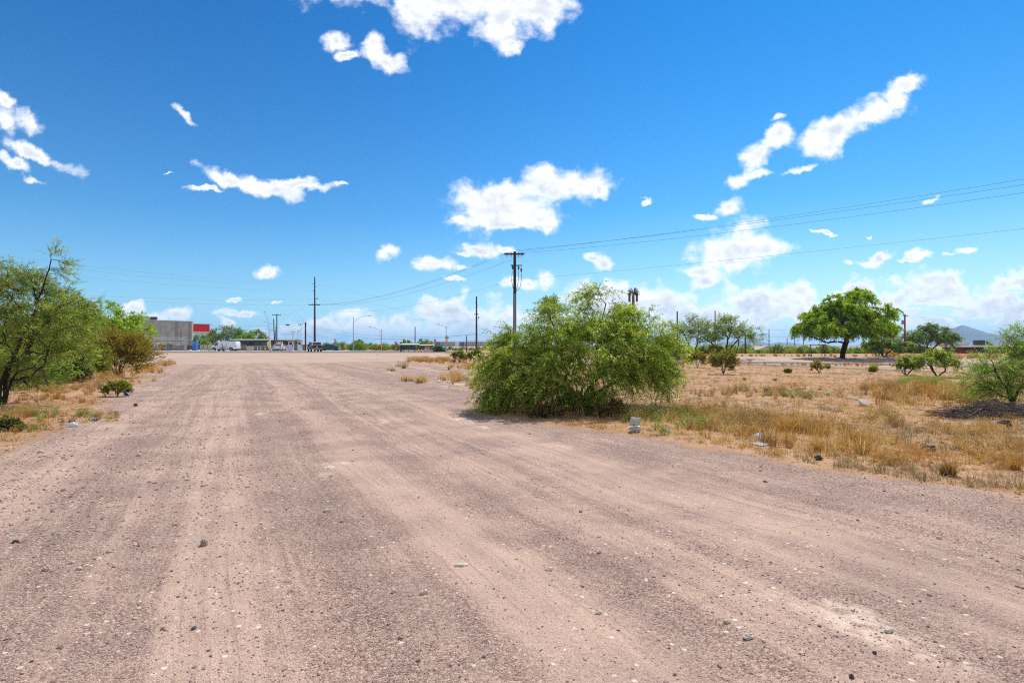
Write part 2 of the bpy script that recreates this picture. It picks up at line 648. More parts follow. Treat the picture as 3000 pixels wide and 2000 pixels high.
ROAD = wpts([(-900, 1700), (0, 1345), (150, 1270), (300, 1190), (400, 1120), (455, 1085), (470, 1068), (1120, 1062), (1230, 1062), (1330, 1075),
             (1420, 1090), (1440, 1150), (1370, 1192), (1500, 1228), (1800, 1268), (2100, 1318), (2400, 1372), (2700, 1420), (3100, 1490), (3900, 1750)]) + [(13, -25), (-9, -25)]
LOT = wpts([(200, 1070), (470, 1070), (560, 1067), (900, 1062), (1150, 1058), (1300, 1050), (1420, 1050), (1500, 1052), (2050, 1064), (2170, 1061), (2500, 1069), (2720, 1076), (2980, 1062),
            (2980, 1048), (2500, 1046), (1900, 1044), (1340, 1038), (1300, 1034.5), (200, 1034.5)])


def ground_height(X, Y):
    r = np.hypot(X, Y)
    z = gz(X, Y)
    # shallow ruts along the track and slow unevenness
    A = X * .901 + Y * .433
    B = -X * .433 + Y * .901
    aw = A + .5 * np.sin(B * .11 + 1) + .15 * np.sin(B * .5)
    rut = sum(a * np.exp(-((aw - c) / wd) ** 2) for a, c, wd in
              ((-.03, 1.2, .22), (-.03, 2.9, .22), (.022, 2.05, .4), (-.02, 5.1, .3), (-.02, 6.8, .3), (.02, -.4, .4), (-.02, -1.6, .3), (-.018, 8.6, .3)))
    z = z + rut * (1 - sstep(r, 25, 50))
    z = z + .02 * np.sin(X * .9 + 1.3 * np.sin(Y * .5)) * np.sin(Y * .7 + X * .2) * (1 - sstep(r, 40, 80))
    rng_n = .008 * np.sin(X * 5.1 + 2 * np.sin(Y * 3.3)) * np.sin(Y * 6.3 + 1.7 * np.sin(X * 4.1))
    z = z + rng_n * (1 - sstep(r, 12, 30))
    return z


def build_ground():
    fine = np.linspace(-52, 52, 560)
    rest = np.linspace(52, 308, 120)[1:-1]
    ang = np.radians(np.concatenate([fine, rest]))
    rad = np.concatenate([np.geomspace(.5, 40, 330), np.geomspace(40, 160, 90)[1:], np.geomspace(160, 7900, 30)[1:]])
    na, nr = len(ang), len(rad)
    A, R = np.meshgrid(ang, rad)
    X = R * np.sin(A)
    Y = R * np.cos(A)
    Z = ground_height(X, Y)
    V = np.stack([X, Y, Z], -1).reshape(-1, 3)
    V = np.vstack([V, [[0, 0, float(ground_height(np.array(0.), np.array(0.)))]]])
    i = np.arange(nr - 1)[:, None] * na
    j = np.arange(na)[None]
    j2 = (j + 1) % na
    Q = np.stack([i + j, i + j2, i + na + j2, i + na + j], -1).reshape(-1, 4)[:, ::-1]
    c = len(V) - 1
    T = np.stack([np.full(na, c), (np.arange(na) + 1) % na, np.arange(na)], -1)
    me = np_mesh('ground', V, [Q, T], GROUND, None, True)
    soft = .25 + .03 * np.hypot(V[:, 0], V[:, 1])
    g = poly_mask(V[:, 0], V[:, 1], ROAD, soft)
    l = poly_mask(V[:, 0], V[:, 1], LOT, soft * .35)
    for nm, arr in (('gravel', g), ('lot', l)):
        a = me.attributes.new(nm, 'FLOAT', 'POINT')
        a.data.foreach_set('value', arr.astype(np.float32))
    o = link_mesh(me, 'ground')
    tag(o, kind='structure')
    return o


def ground_material():
    m = bpy.data.materials.new('desert_ground')
    m.use_nodes = True
    t = NT(m.node_tree)
    b = t.n['Principled BSDF']
    pos = t.node('ShaderNodeNewGeometry').outputs['Position']
    s = t.node('ShaderNodeSeparateXYZ', {0: pos})
    x, y = s.outputs[0], s.outputs[1]
    A = t.m('ADD', t.m('MULTIPLY', x, .901), t.m('MULTIPLY', y, .433))
    B = t.m('ADD', t.m('MULTIPLY', x, -.433), t.m('MULTIPLY', y, .901))
    w1 = t.noise(t.xyz(t.m('MULTIPLY', A, .12), t.m('MULTIPLY', B, .09)), 1, 2)
    A2 = t.m('ADD', A, t.m('MULTIPLY', t.m('SUBTRACT', w1.outputs[0], .5), 2.2))
    n1 = t.noise(t.xyz(t.m('MULTIPLY', A2, 1.05), t.m('MULTIPLY', B, .018)), 1, 2, .5)
    A4 = t.m('ADD', A, t.m('MULTIPLY', t.m('SUBTRACT', w1.outputs[0], .5), .9))
    n2 = t.noise(t.xyz(t.m('MULTIPLY', A4, 6.5), t.m('MULTIPLY', B, .10), 4), 1, 5, .65)
    n3 = t.noise(pos, .9, 7, .62)
    n4 = t.noise(pos, 5., 6, .65)
    # thin tyre lines, only in patches
    n5 = t.noise(t.xyz(t.m('MULTIPLY', A2, 22.), t.m('MULTIPLY', B, .35), 9), 1, 3, .6)
    sm = t.m('ADD', t.m('ADD', t.m('MULTIPLY', n1.outputs[0], .40), t.m('MULTIPLY', n2.outputs[0], .29)),
             t.m('ADD', t.m('MULTIPLY', n3.outputs[0], .19), t.m('MULTIPLY', n4.outputs[0], .12)))
    A3 = t.m('DIVIDE', t.m('ADD', t.m('ADD', A, t.m('MULTIPLY', t.m('SUBTRACT', w1.outputs[0], .5), .9)), 2.), 12.)
    bd = t.ramp(A3, [((a_ + 2) / 12, (v_,) * 3) for a_, v_ in ((-2, .38), (-.9, .22), (-.1, .85), (.5, .25), (1.1, .35), (1.55, .72), (2.1, .3), (2.9, .66), (3.5, .32), (4.3, .95), (4.95, .22), (5.6, .05), (7., .12), (8.2, .35), (10, .4))])
    sm = t.m('ADD', sm, t.m('MULTIPLY', t.m('SUBTRACT', bd, .42), .20))
    dust = t.m('MULTIPLY', t.step(sm, .42, .60), .88)
    line = t.m('MULTIPLY', t.step(n5.outputs[0], .56, .66), t.step(n3.outputs[0], .42, .6))
    # stones: cells with their own tone
    v1 = t.node('ShaderNodeTexVoronoi', {'Vector': pos, 'Scale': 105., 'Randomness': 1.})
    v2 = t.node('ShaderNodeTexVoronoi', {'Vector': pos, 'Scale': 240., 'Randomness': 1.})
    v3 = t.node('ShaderNodeTexVoronoi', {'Vector': pos, 'Scale': 26., 'Randomness': 1.})
    c1 = t.node('ShaderNodeSeparateColor', {0: v1.outputs['Color']}).outputs[0]
    c2 = t.node('ShaderNodeSeparateColor', {0: v2.outputs['Color']}).outputs[1]
    c3 = t.node('ShaderNodeSeparateColor', {0: v3.outputs['Color']}).outputs[2]
    stone = t.ramp(t.m('ADD', t.m('MULTIPLY', c1, .6), t.m('MULTIPLY', c2, .4)),
                   [(.08, (.085, .056, .050)), (.32, (.25, .176, .155)), (.62, (.395, .290, .248)), (.9, (.64, .515, .44))])
    fine = t.ramp(c2, [(0, (.26, .185, .150)), (.25, (.41, .305, .255)), (.7, (.49, .370, .312)), (1, (.60, .475, .40))])
    # dust covers stones except for the larger ones poking through
    poke = t.m('MULTIPLY', t.step(c1, .80, .86), t.step(v1.outputs['Distance'], .5, .25))
    road = t.mix(t.m('MULTIPLY', dust, t.m('SUBTRACT', 1., t.m('MULTIPLY', poke, .75))), stone, fine)
    road = t.mix(t.m('MULTIPLY', line, .38), road, (.16, .12, .11))
    big = t.step(n3.outputs[0], .36, .60)
    road = t.mix(1., road, t.ramp(big, [(0, (.86, .84, .84)), (1, (1.06, 1.03, 1.0))]), 'MULTIPLY')
    # chalky white wash on some stretches
    n6 = t.noise(t.xyz(t.m('MULTIPLY', A2, .8), t.m('MULTIPLY', B, .30), 21), 1, 6, .62)
    chalk = t.m('MULTIPLY', t.step(n6.outputs[0], .60, .70), t.step(n4.outputs[0], .42, .60))
    road = t.mix(t.m('MULTIPLY', chalk, .75), road, (.74, .62, .52))
    white = t.m('MULTIPLY', t.step(c3, .978, .984), t.step(v3.outputs['Distance'], .42, .30))
    road = t.mix(t.m('MULTIPLY', white, .75), road, (.74, .68, .62))
    road = t.mix(1., road, (.915, .868, .818), 'MULTIPLY')
    road = t.mix(1., road, t.ramp(n2.outputs[0], [(.38, (.955, .95, .95)), (.62, (1.04, 1.04, 1.03))]), 'MULTIPLY')
    # lot: pale compacted dirt
    nl = t.noise(t.xyz(t.m('MULTIPLY', x, .25), t.m('MULTIPLY', y, .8)), 1, 6, .6)
    lot = t.ramp(nl.outputs[0], [(.3, (.46, .345, .265)), (.7, (.60, .465, .37))])
    lot = t.mix(.35, lot, t.mix(1., lot, stone, 'MULTIPLY'))
    # scrub soil
    ns = t.noise(pos, 1.6, 8, .68)
    ns2 = t.noise(pos, .35, 5, .6)
    soil = t.ramp(ns.outputs[0], [(.28, (.20, .112, .06)), (.45, (.37, .225, .125)), (.58, (.48, .31, .185)), (.75, (.58, .42, .29))])
    soil = t.mix(t.step(ns2.outputs[0], .45, .62), soil, t.mix(.5, soil, (.56, .40, .29)))
    soil = t.mix(.12, soil, t.mix(1., soil, stone, 'SCREEN'))
    soil = t.mix(t.m('MULTIPLY', c2, .30), soil, (.18, .12, .08))
    soil = t.mix(1., soil, (.93, .81, .69), 'MULTIPLY')
    g = t.node('ShaderNodeAttribute', attribute_name='gravel').outputs['Fac']
    l = t.node('ShaderNodeAttribute', attribute_name='lot').outputs['Fac']
    e = t.m('MULTIPLY', t.m('SUBTRACT', t.noise(pos, .9, 8, .68).outputs[0], .5), 2.3)
    gm = t.step(t.m('ADD', g, e), .32, .66)
    lm = t.step(t.m('ADD', l, t.m('MULTIPLY', e, .7)), .38, .62)
    col = t.mix(gm, soil, road)
    col = t.mix(lm, col, lot)
    t.put(b.inputs['Base Color'], col)
    b.inputs['Roughness'].default_value = .92
    b.inputs['Specular IOR Level'].default_value = .12
    h = t.m('ADD', t.m('MULTIPLY', t.m('SUBTRACT', 1., v1.outputs['Distance']), .6), t.m('MULTIPLY', t.m('SUBTRACT', 1., v3.outputs['Distance']), .8))
    h = t.m('MULTIPLY', h, t.m('SUBTRACT', 1., t.m('MULTIPLY', dust, .62)))
    h = t.m('ADD', h, t.m('MULTIPLY', n4.outputs[0], 1.2))
    h = t.m('ADD', h, t.m('MULTIPLY', n5.outputs[0], .5))
    bp = t.node('ShaderNodeBump', {'Strength': .8, 'Distance': .014, 'Height': h})
    t.put(b.inputs['Normal'], bp.outputs[0])
    return m


GROUND = ground_material()
build_ground()


def road_strip(name, pts_px, z, m):
    pts = [P(a, b) for a, b in pts_px]
    mb = MB()
    mb.add([(p[0], p[1], p[2] + z) for p in pts], [tuple(range(len(pts)))])
    o = mb.obj(name, m)
    if o.data.polygons[0].normal.z < 0:
        o.data.flip_normals()
    tag(o, kind='structure')
    return o


ASPH = mat('asphalt', (.16, .155, .155), .9, 0, .2, .15, 2.)
CONC = mat('concrete', (.50, .47, .43), .9, 0, .2, .12, 3.)
# avenue running past the lot and the forecourt in front of the shop
def strip_world(name, poly, z, m):
    mb = MB()
    mb.add([(x, y, float(gz(x, y)) + z) for x, y in poly], [tuple(range(len(poly)))])
    o = mb.obj(name, m)
    if o.data.polygons[0].normal.z < 0:
        o.data.flip_normals()
    tag(o, kind='structure')
    return o


strip_world('road', [(-260, 96), (-12, 94), (-8, 122), (-260, 128)], .012, ASPH)
strip_world('forecourt', [(-150, 112), (-34, 110), (-34, 165), (-150, 175)], .020, mat('forecourt_concrete', (.40, .385, .36), .9, 0, .2, .15, 1.5))
# raised edge between the lot and the road
kb = MB()
for k in range(40):
    x0, x1 = -250 + k * 6, -250 + k * 6 + 5.985
    yy0 = 95.6 - .006 * (x0 + 250)
    kb.box(((x0 + x1) / 2, yy0, .45 + .055), (5.985, .18, .13))
tag(kb.obj('road_kerb', CONC), kind='structure')

# long pale kerb across the field on the right
K = [P(1990, 1060), P(2160, 1067.5), P(2400, 1077), P(2650, 1087), P(2900, 1097), P(3080, 1105)]
kb = MB()
for a, c in zip(K[:-1], K[1:]):
    L = math.hypot(c[0] - a[0], c[1] - a[1])
    n = max(1, int(L / 2.4))
    for i in range(n):
        t0, t1 = (i + .02) / n, (i + .98) / n
        p = [a[j] + (c[j] - a[j]) * (t0 + t1) / 2 for j in range(3)]
        an_ = math.atan2(c[1] - a[1], c[0] - a[0])
        hx, hy = math.cos(an_) * L / n * .485, math.sin(an_) * L / n * .485
        nx_, ny_ = math.sin(an_), -math.cos(an_)
        if ny_ > 0:
            nx_, ny_ = -nx_, -ny_
        pr = [(.12, -.05), (.10, .02), (.03, .10), (-.12, .10), (-.12, -.05)]
        vs_ = [(p[0] + sg * hx + nx_ * q_, p[1] + sg * hy + ny_ * q_, p[2] + h_) for sg in (-1, 1) for q_, h_ in pr]
        kb.add(vs_, [(0, 1, 2, 3, 4), (9, 8, 7, 6, 5)] + [(i_, 5 + i_, 5 + (i_ + 1) % 5, (i_ + 1) % 5) for i_ in range(5)])
tag(kb.obj('field_kerb', mat('kerb_concrete', (.50, .43, .36), .9, 0, .2, .1, 3.)), kind='structure')
# narrow asphalt lane beyond that kerb
lane = []
for a, b in [(2120, 1063), (2300, 1064.5), (2500, 1067.5), (2750, 1073), (2990, 1083)]:
    p = P(a, b)
    lane.append((p[0], p[1]))
for a, b in [(2990, 1074), (2750, 1066.5), (2500, 1062), (2300, 1060), (2150, 1059.5)]:
    p = P(a, b)
    lane.append((p[0], p[1]))
# built as quads so that it follows the ground
mb = MB()
for i in range(4):
    q = [lane[i], lane[i + 1], lane[8 - i], lane[9 - i]]
    N = 6
    for k in range(N):
        def L2(a, c, t): return (a[0] + (c[0] - a[0]) * t, a[1] + (c[1] - a[1]) * t)
        a0, a1 = L2(q[0], q[1], k / N), L2(q[0], q[1], (k + 1) / N)
        b0, b1 = L2(q[3], q[2], k / N), L2(q[3], q[2], (k + 1) / N)
        ps = [a0, a1, b1, b0]
        mb.add([(x, y_, float(ground_height(np.array(x), np.array(y_))) + .03) for x, y_ in ps], [(0, 1, 2, 3)])
tag(mb.obj('lane', mat('old_asphalt', (.20, .172, .15), .95, 0, .1, .2, 1.)), kind='structure')


# ---------------------------------------------------------------- gravel (countless) and single rocks
ICO_V = None


def ico():
    t = (1 + 5 ** .5) / 2
    v = np.array([(-1, t, 0), (1, t, 0), (-1, -t, 0), (1, -t, 0), (0, -1, t), (0, 1, t), (0, -1, -t), (0, 1, -t), (t, 0, -1), (t, 0, 1), (-t, 0, -1), (-t, 0, 1)], float)
    v /= np.linalg.norm(v[0])
    f = np.array([(0, 11, 5), (0, 5, 1), (0, 1, 7), (0, 7, 10), (0, 10, 11), (1, 5, 9), (5, 11, 4), (11, 10, 2), (10, 7, 6), (7, 1, 8),
                  (3, 9, 4), (3, 4, 2), (3, 2, 6), (3, 6, 8), (3, 8, 9), (4, 9, 5), (2, 4, 11), (6, 2, 10), (8, 6, 7), (9, 8, 1)])
    return v, f


def stones_mesh(name, P3, size, cols, rng):
    v, f = ico()
    n = len(P3)
    V = np.tile(v, (n, 1, 1))
    V *= 1 + rng.uniform(-.28, .28, (n, 12, 1))
    V *= rng.uniform(.6, 1.25, (n, 1, 3)) * np.array([1, 1, .62])
    an = rng.uniform(0, 6.28, n)
    c, s = np.cos(an)[:, None], np.sin(an)[:, None]
    x, y = V[:, :, 0].copy(), V[:, :, 1].copy()
    V[:, :, 0], V[:, :, 1] = x * c - y * s, x * s + y * c
    V = V * size[:, None, None] * .5 + P3[:, None, :]
    Q = f[None] + (np.arange(n) * 12)[:, None, None]
    return np_mesh(name, V.reshape(-1, 3), [Q.reshape(-1, 3)], M_STONE, np.repeat(cols, 12, 0))


def gravel():
    rng = np.random.default_rng(5)
    n = 80000
    d = np.exp(rng.uniform(math.log(2.1), math.log(34), n))
    px = rng.uniform(-150, 3150, n)
    X = (px - 1500) / F * d
    soft = np.full(n, .4)
    g = poly_mask(X, d, ROAD, soft)
    # tracks are swept clean
    A = X * .901 + d * .433
    B = -X * .433 + d * .901
    sw = .5 + .5 * np.sin(A * 2.2 + 1.2 * np.sin(B * .12) + .8)
    side = sstep(-X, 1.5, 6) + sstep(A, 5.5, 9)
    keep = (g > .3) & (rng.random(n) < np.clip(.22 + .5 * sw ** 2 + .75 * side, 0, 1))
    X, d, side = X[keep], d[keep], side[keep]
    n = len(X)
    left = sstep(-X, 1.2, 3.2) * (1 - sstep(d, 7, 12))
    size = rng.lognormal(math.log(.0070), .45, n) * (1 + .45 * np.clip(side, 0, 1) + .45 * left) * (1 + .05 * d)
    size = np.clip(size, .004, .06)
    Z = ground_height(X, d) + size * .05
    base = np.array([(.20, .14, .125), (.34, .25, .21), (.47, .36, .29), (.64, .53, .44)])
    k = rng.choice(4, n, p=[.36, .42, .19, .03])
    kl = rng.choice(4, n, p=[.10, .32, .42, .16])
    k = np.where(rng.random(n) < sstep(-X, .8, 3.), kl, k)
    cols = base[k] * rng.uniform(.75, 1.2, (n, 1))
    me = stones_mesh('gravel', np.stack([X, d, Z], 1), size, cols, rng)
    o = link_mesh(me, 'gravel')
    tag(o, 'loose grey and pink gravel strewn over the dirt track', 'gravel', kind='stuff')


gravel()


def rock(px, py, wpx, hpx, rgb, label, flat=1., seed=0, group=None):
    p = P(px, py)
    k = p[1] / F
    rng = random.Random(seed + int(px))
    mb = MB()
    a = rng.uniform(0, 3)
    mb.ball((0, 0, hpx * k * .28), (wpx * k * .5, wpx * k * .42 * flat, hpx * k * .60), 10, 7, .20, rng)
    rgb = (rgb[0] * .84, rgb[1] * .78, rgb[2] * .70)
    o = mb.obj('rock', mat('rock_' + str(rgb), rgb, .85, 0, .2, .2, 30., .004), None, (p[0], p[1], float(ground_height(np.array(p[0]), np.array(p[1])))), a * .2)
    tag(o, label, 'rock', group)
    return o


rock(597, 1592, 22, 19, (.33, .25, .235), 'blocky reddish brown rock alone on the pale wheel track, left foreground')
rock(138, 1668, 24, 14, (.62, .45, .38), 'smooth pinkish rock low on the gravel at far left foreground')
rock(45, 1588, 18, 10, (.10, .08, .08), 'dark rock in the gravel near the left frame edge')
rock(568, 1838, 15, 9, (.13, .12, .14), 'small dark grey stone lying on the track, bottom left')
rock(476, 1838, 11, 8, (.34, .22, .20), 'small reddish stone beside the dark grey one, bottom left')
rock(2192, 1868, 38, 15, (.56, .53, .48), 'flat pale grey slab of stone in the chalky streak, bottom right', .7)
rock(2130, 1822, 22, 12, (.62, .54, .46), 'whitish flat stone behind the pale grey slab, bottom right', .7)
rock(1608, 1671, 24, 12, (.72, .66, .60), 'flat white stone in the middle foreground of the track', .7)
rock(1350, 1668, 44, 9, (.60, .56, .52), 'long low whitish stone with dark edge, centre foreground', .6)
rock(1243, 1748, 32, 14, (.72, .64, .56), 'long whitish stone in the dust, bottom centre', .5)
rock(1153, 1734, 14, 12, (.72, .64, .58), 'small round white stone left of the long whitish one')
rock(2603, 1850, 34, 14, (.70, .64, .58), 'white stone on the dark gravel band, lower right', .6)
rock(1757, 1615, 17, 10, (.60, .53, .46), 'white pebble right of centre, farther of two', .8)
rock(1756, 1570, 15, 7, (.70, .68, .66), 'white pebble behind the nearer white pebble, right of centre', .8)
rock(2495, 1985, 14, 12, (.10, .07, .07), 'small black stone at the bottom edge right of centre')
rock(1753, 1802, 24, 10, (.52, .48, .44), 'flat bluish grey chip of stone, bottom centre right', .6)
rock(408, 1333, 14, 9, (.66, .48, .40), 'pinkish rock on the gravel at the left verge')
rock(120, 1328, 17, 9, (.62, .46, .36), 'tan rock with a dark side on the left verge')
rock(960, 1494, 26, 8, (.68, .58, .50), 'flat cream chip on the left half of the track', .6)
rock(2750, 1581, 18, 9, (.72, .62, .56), 'pale rock on the gravel at the right side', .7)
rock(2562, 1916, 12, 8, (.08, .06, .06), 'tiny dark stone lower right')
# ---------------------------------------------------------------- trees
BARK_D = (.045, .035, .028)
BARK_G = (.13, .105, .085)


def make_tree(name, label, cat, loc, trunks, crown, nt, rng, twigs=4, tl=(.3, .6), nl=12, ls=(.07, .014), droop=.5, leafc=(.10, .16, .035),
              alt=(.17, .20, .06), barkc=BARK_D, rtip=.006, rpow=.42, shell=.45, group=None, sides=5, extra=None, up=.35, twig_wood=True, crown_name='crown', trunk_name='trunk', bright=1., flatz=0., clump=0.):
    """trunks: polylines [(x,y,z)...]; crown: [(cx,cy,cz,rx,ry,rz,weight)] relative to loc"""
    nodes, par, path = [], [], []
    for tr in trunks:
        tr = np.array(tr, float)
        prev = -1
        if nodes and tr[0][2] > .3:
            prev = int(np.argmin(np.linalg.norm(np.array(nodes) - tr[0], axis=1)))
        for a, b in zip(tr[:-1], tr[1:]):
            k = max(2, int(np.linalg.norm(b - a) / .22))
            for i in range(k):
                t = i / k
                p = a + (b - a) * t + rng.normal(0, .022, 3) * (i > 0)
                if prev >= 0 or not nodes or True:
                    nodes.append(p)
                    par.append(prev)
                    path.append(0 if prev < 0 else path[prev] + np.linalg.norm(p - nodes[prev]))
                    prev = len(nodes) - 1
        nodes.append(tr[-1])
        par.append(prev)
        path.append(path[prev] + np.linalg.norm(tr[-1] - nodes[prev]))
    base_ids = [i for i, p in enumerate(par) if p < 0 or p != i - 1]
    w_ = np.array([c[6] for c in crown], float)
    which = rng.choice(len(crown), nt, p=w_ / w_.sum())
    ce = np.array([c[:6] for c in crown], float)[which]
    dv = unit(rng.normal(size=(nt, 3)))
    rr = rng.random(nt) ** shell
    T = ce[:, :3] + dv * rr[:, None] * ce[:, 3:6]
    if clump:      # gather the twigs into tufts with gaps between them
        nc = max(6, nt // 9)
        cc0 = T[rng.integers(len(T), size=nc)]
        pick = rng.random(len(T)) < .8
        dcl = np.linalg.norm(T[:, None] - cc0[None], axis=2)
        near = cc0[np.argmin(dcl, 1)]
        T = np.where(pick[:, None], near + (T - near) * .42 + rng.normal(0, clump * .3, T.shape), T)
    T = T[T[:, 2] > min(.12, .2 * np.median(T[:, 2]))]
    N = np.array(nodes)
    d0 = np.min(np.linalg.norm(T[:, None] - N[None], axis=2), 1)
    T = T[np.argsort(d0)]
    cap = len(N) + 4 * len(T) + 10
    NA = np.zeros((cap, 3))
    NA[:len(N)] = N
    PA = np.zeros(cap)
    PA[:len(N)] = path
    par = list(par)
    n = len(N)
    tips = []
    segs = []
    for t in T:
        d = np.linalg.norm(NA[:n] - t, axis=1)
        cost = d + .30 * PA[:n] + .5 * np.maximum(0, NA[:n, 2] - t[2] - .1)
        k = int(np.argmin(cost))
        a = NA[k]
        L = d[k]
        m = 3 if L > .5 else 2
        prev = k
        chain = [k]
        for i in range(1, m + 1):
            f = i / m
            p = a + (t - a) * f
            p = p + np.array([0, 0, 1]) * L * up * .5 * math.sin(math.pi * f) * (1 if L > .3 else .3) + rng.normal(0, .05 * L, 3) * (i < m)
            NA[n] = p
            PA[n] = PA[prev] + np.linalg.norm(p - NA[prev])
            par.append(prev)
            prev = n
            chain.append(n)
            n += 1
        segs.append(chain)
        tips.append(prev)
    par = np.array(par)
    cnt = np.zeros(n)
    for i in tips:
        cnt[i] = 1
    ch = np.zeros(n)
    for i in range(n - 1, -1, -1):
        if par[i] >= 0:
            cnt[par[i]] += cnt[i]
    # par always smaller than the child index
    rad = rtip * np.maximum(cnt, 1) ** rpow
    NA = NA[:n]
    root = empty(name, loc, 0, label, cat, group)
    B = Big()
    start = 0
    for bi, b in enumerate(base_ids):
        e = base_ids[bi + 1] if bi + 1 < len(base_ids) else len(N)
        ids = list(range(b, e))
        r = np.maximum(rad[ids], rtip * 2)
        if par[b] >= 0:
            ids = [int(par[b])] + ids
            r = np.concatenate([[r[0]], r])
        pts = NA[ids].copy()
        V, Q, _ = tube_np(pts, r, 9)
        # bark lumps
        V = V + rng.normal(0, 1, V.shape) * (np.repeat(r, 9)[:, None] * .08)
        B.add(V, np.array(barkc) * rng.uniform(.75, 1.25, (len(V), 1)), Q)
    for chain in segs:
        r = np.array([min(rad[chain[1]], rad[chain[0]])] + [rad[i] for i in chain[1:]])
        sd_ = sides if r[0] > rtip * 3 else 3
        V, Q, _ = tube_np(NA[chain], r, sd_)
        B.add(V, np.array(barkc) * rng.uniform(.8, 1.5), Q)
    # twigs and leaves
    tipp = NA[tips]
    tdir = unit(tipp - NA[par[tips]])
    LV = []
    ntw = len(tips) * twigs
    base = np.repeat(tipp, twigs, 0) + rng.normal(0, .03, (ntw, 3))
    cen = np.array([sum(c[i] * c[6] for c in crown) / w_.sum() for i in range(3)])
    outw = unit(base - cen * np.array([1, 1, .6]))
    dirs = unit(np.repeat(tdir, twigs, 0) * .8 + outw * .5 + rng.normal(0, .55, (ntw, 3)) * np.array([1, 1, .7 * (1 - flatz)]))
    Ls = rng.uniform(tl[0], tl[1], ntw)
    if twig_wood:
        tp = [base]
        for f in (.5, 1.):
            q = base + dirs * (Ls * f)[:, None]
            q[:, 2] -= droop * Ls * f * f * .8
            tp.append(q)
        P3 = np.stack(tp, 1)
        rt = np.array([rtip * .6, rtip * .4, rtip * .12])
        side = unit(np.cross(dirs, rng.normal(size=(ntw, 3))))
        side2 = unit(np.cross(dirs, side))
        V = []
        for k in range(3):
            for an in range(3):
                a_ = an * 2.094
                V.append(P3[:, k] + rt[k] * (math.cos(a_) * side + math.sin(a_) * side2))
        V = np.stack(V, 1)
        q = []
        for k in range(2):
            for an in range(3):
                q.append((k * 3 + an, k * 3 + 3 + an, k * 3 + 3 + (an + 1) % 3, k * 3 + (an + 1) % 3))
        Q = np.array(q)[None] + (np.arange(ntw) * 9)[:, None, None]
        B.add(V.reshape(-1, 3), np.array(barkc) * 1.5 + .02, Q.reshape(-1, 4))
    link_mesh(B.mesh(trunk_name, M_BARK, True), trunk_name, root)
    f = rng.random((ntw, nl)) ** .75
    C = base[:, None] + dirs[:, None] * (Ls[:, None] * f)[..., None]
    C[..., 2] -= (droop * Ls[:, None] * f * f * .8)
    D = dirs[:, None] * .5 + rng.normal(0, .6, (ntw, nl, 3))
    D[..., 2] -= droop * .8
    C = C.reshape(-1, 3)
    D = D.reshape(-1, 3)
    m = C[:, 2] > .02
    C, D = C[m], D[m]
    nn = len(C)
    V, Q = leaf_quads(C, D, ls[0] * rng.uniform(.6, 1.35, nn), ls[1] * rng.uniform(.7, 1.3, nn), rng)
    cl = var_cols(leafc, ntw, rng, .22, alt, .35) * bright
    cl = np.repeat(cl, nl, 0)[m] * rng.uniform(.8, 1.2, (nn, 1))
    link_mesh(np_mesh(crown_name, V, [Q], M_LEAF, np.repeat(np.clip(cl, .003, 1), 4, 0)), crown_name, root)
    return root


def loc_of(p):
    return (p[0], p[1], float(ground_height(np.array(p[0]), np.array(p[1]))))


rg = np.random.default_rng(11)
# hero mesquite: low, wide, many stems. 1 photo px is d/F metres there
p = P(1700, 1196)
k = p[1] / F


def rel(px, py, dy=0.):
    """offset from the base for a point seen at px,py at the tree's own distance (+dy)"""
    dd = p[1] + dy
    return ((px - 1500) / F * dd - p[0], dy, EYE + (HZ - py) / F * dd - p[2])


trunks = [[(-.22, 0, -.05), rel(1684, 1150), rel(1655, 1110, .1), rel(1600, 1080, .2), rel(1540, 1065, .1), rel(1480, 1080, 0)],
          [(-.06, .2, -.05), rel(1708, 1130, .2), rel(1665, 1095, .3), rel(1645, 1040, .3), rel(1630, 980, .2), rel(1610, 930, .1)],
          [(.16, -.15, -.05), rel(1716, 1150, -.1), rel(1760, 1100, -.2), rel(1800, 1060, -.2), rel(1850, 1010, 0), rel(1900, 960, .2)],
          [(.30, .1, -.05), rel(1735, 1150, .1), rel(1750, 1080, .4), rel(1748, 1020, .6), rel(1760, 950, .6), rel(1775, 890, .5)],
          [(0, -.1, -.05), rel(1720, 1160, -.2), rel(1800, 1120, -.3), rel(1880, 1080, -.3), rel(1950, 1050, -.1)],
          [(0, .15, -.05), rel(1690, 1130, .6), rel(1640, 1090, 1.2), rel(1590, 1040, 1.5)],
          [(-.1, -.05, -.05), rel(1670, 1150, -.3), rel(1610, 1110, -.7), rel(1530, 1100, -.9)]]


def el(px, py, rx, ry, dy=0., rd=1., wt=1.):
    a = rel(px, py, dy)
    kk = (p[1] + dy) / F
    return (a[0], a[1], a[2], rx * kk, rd, ry * kk, wt)


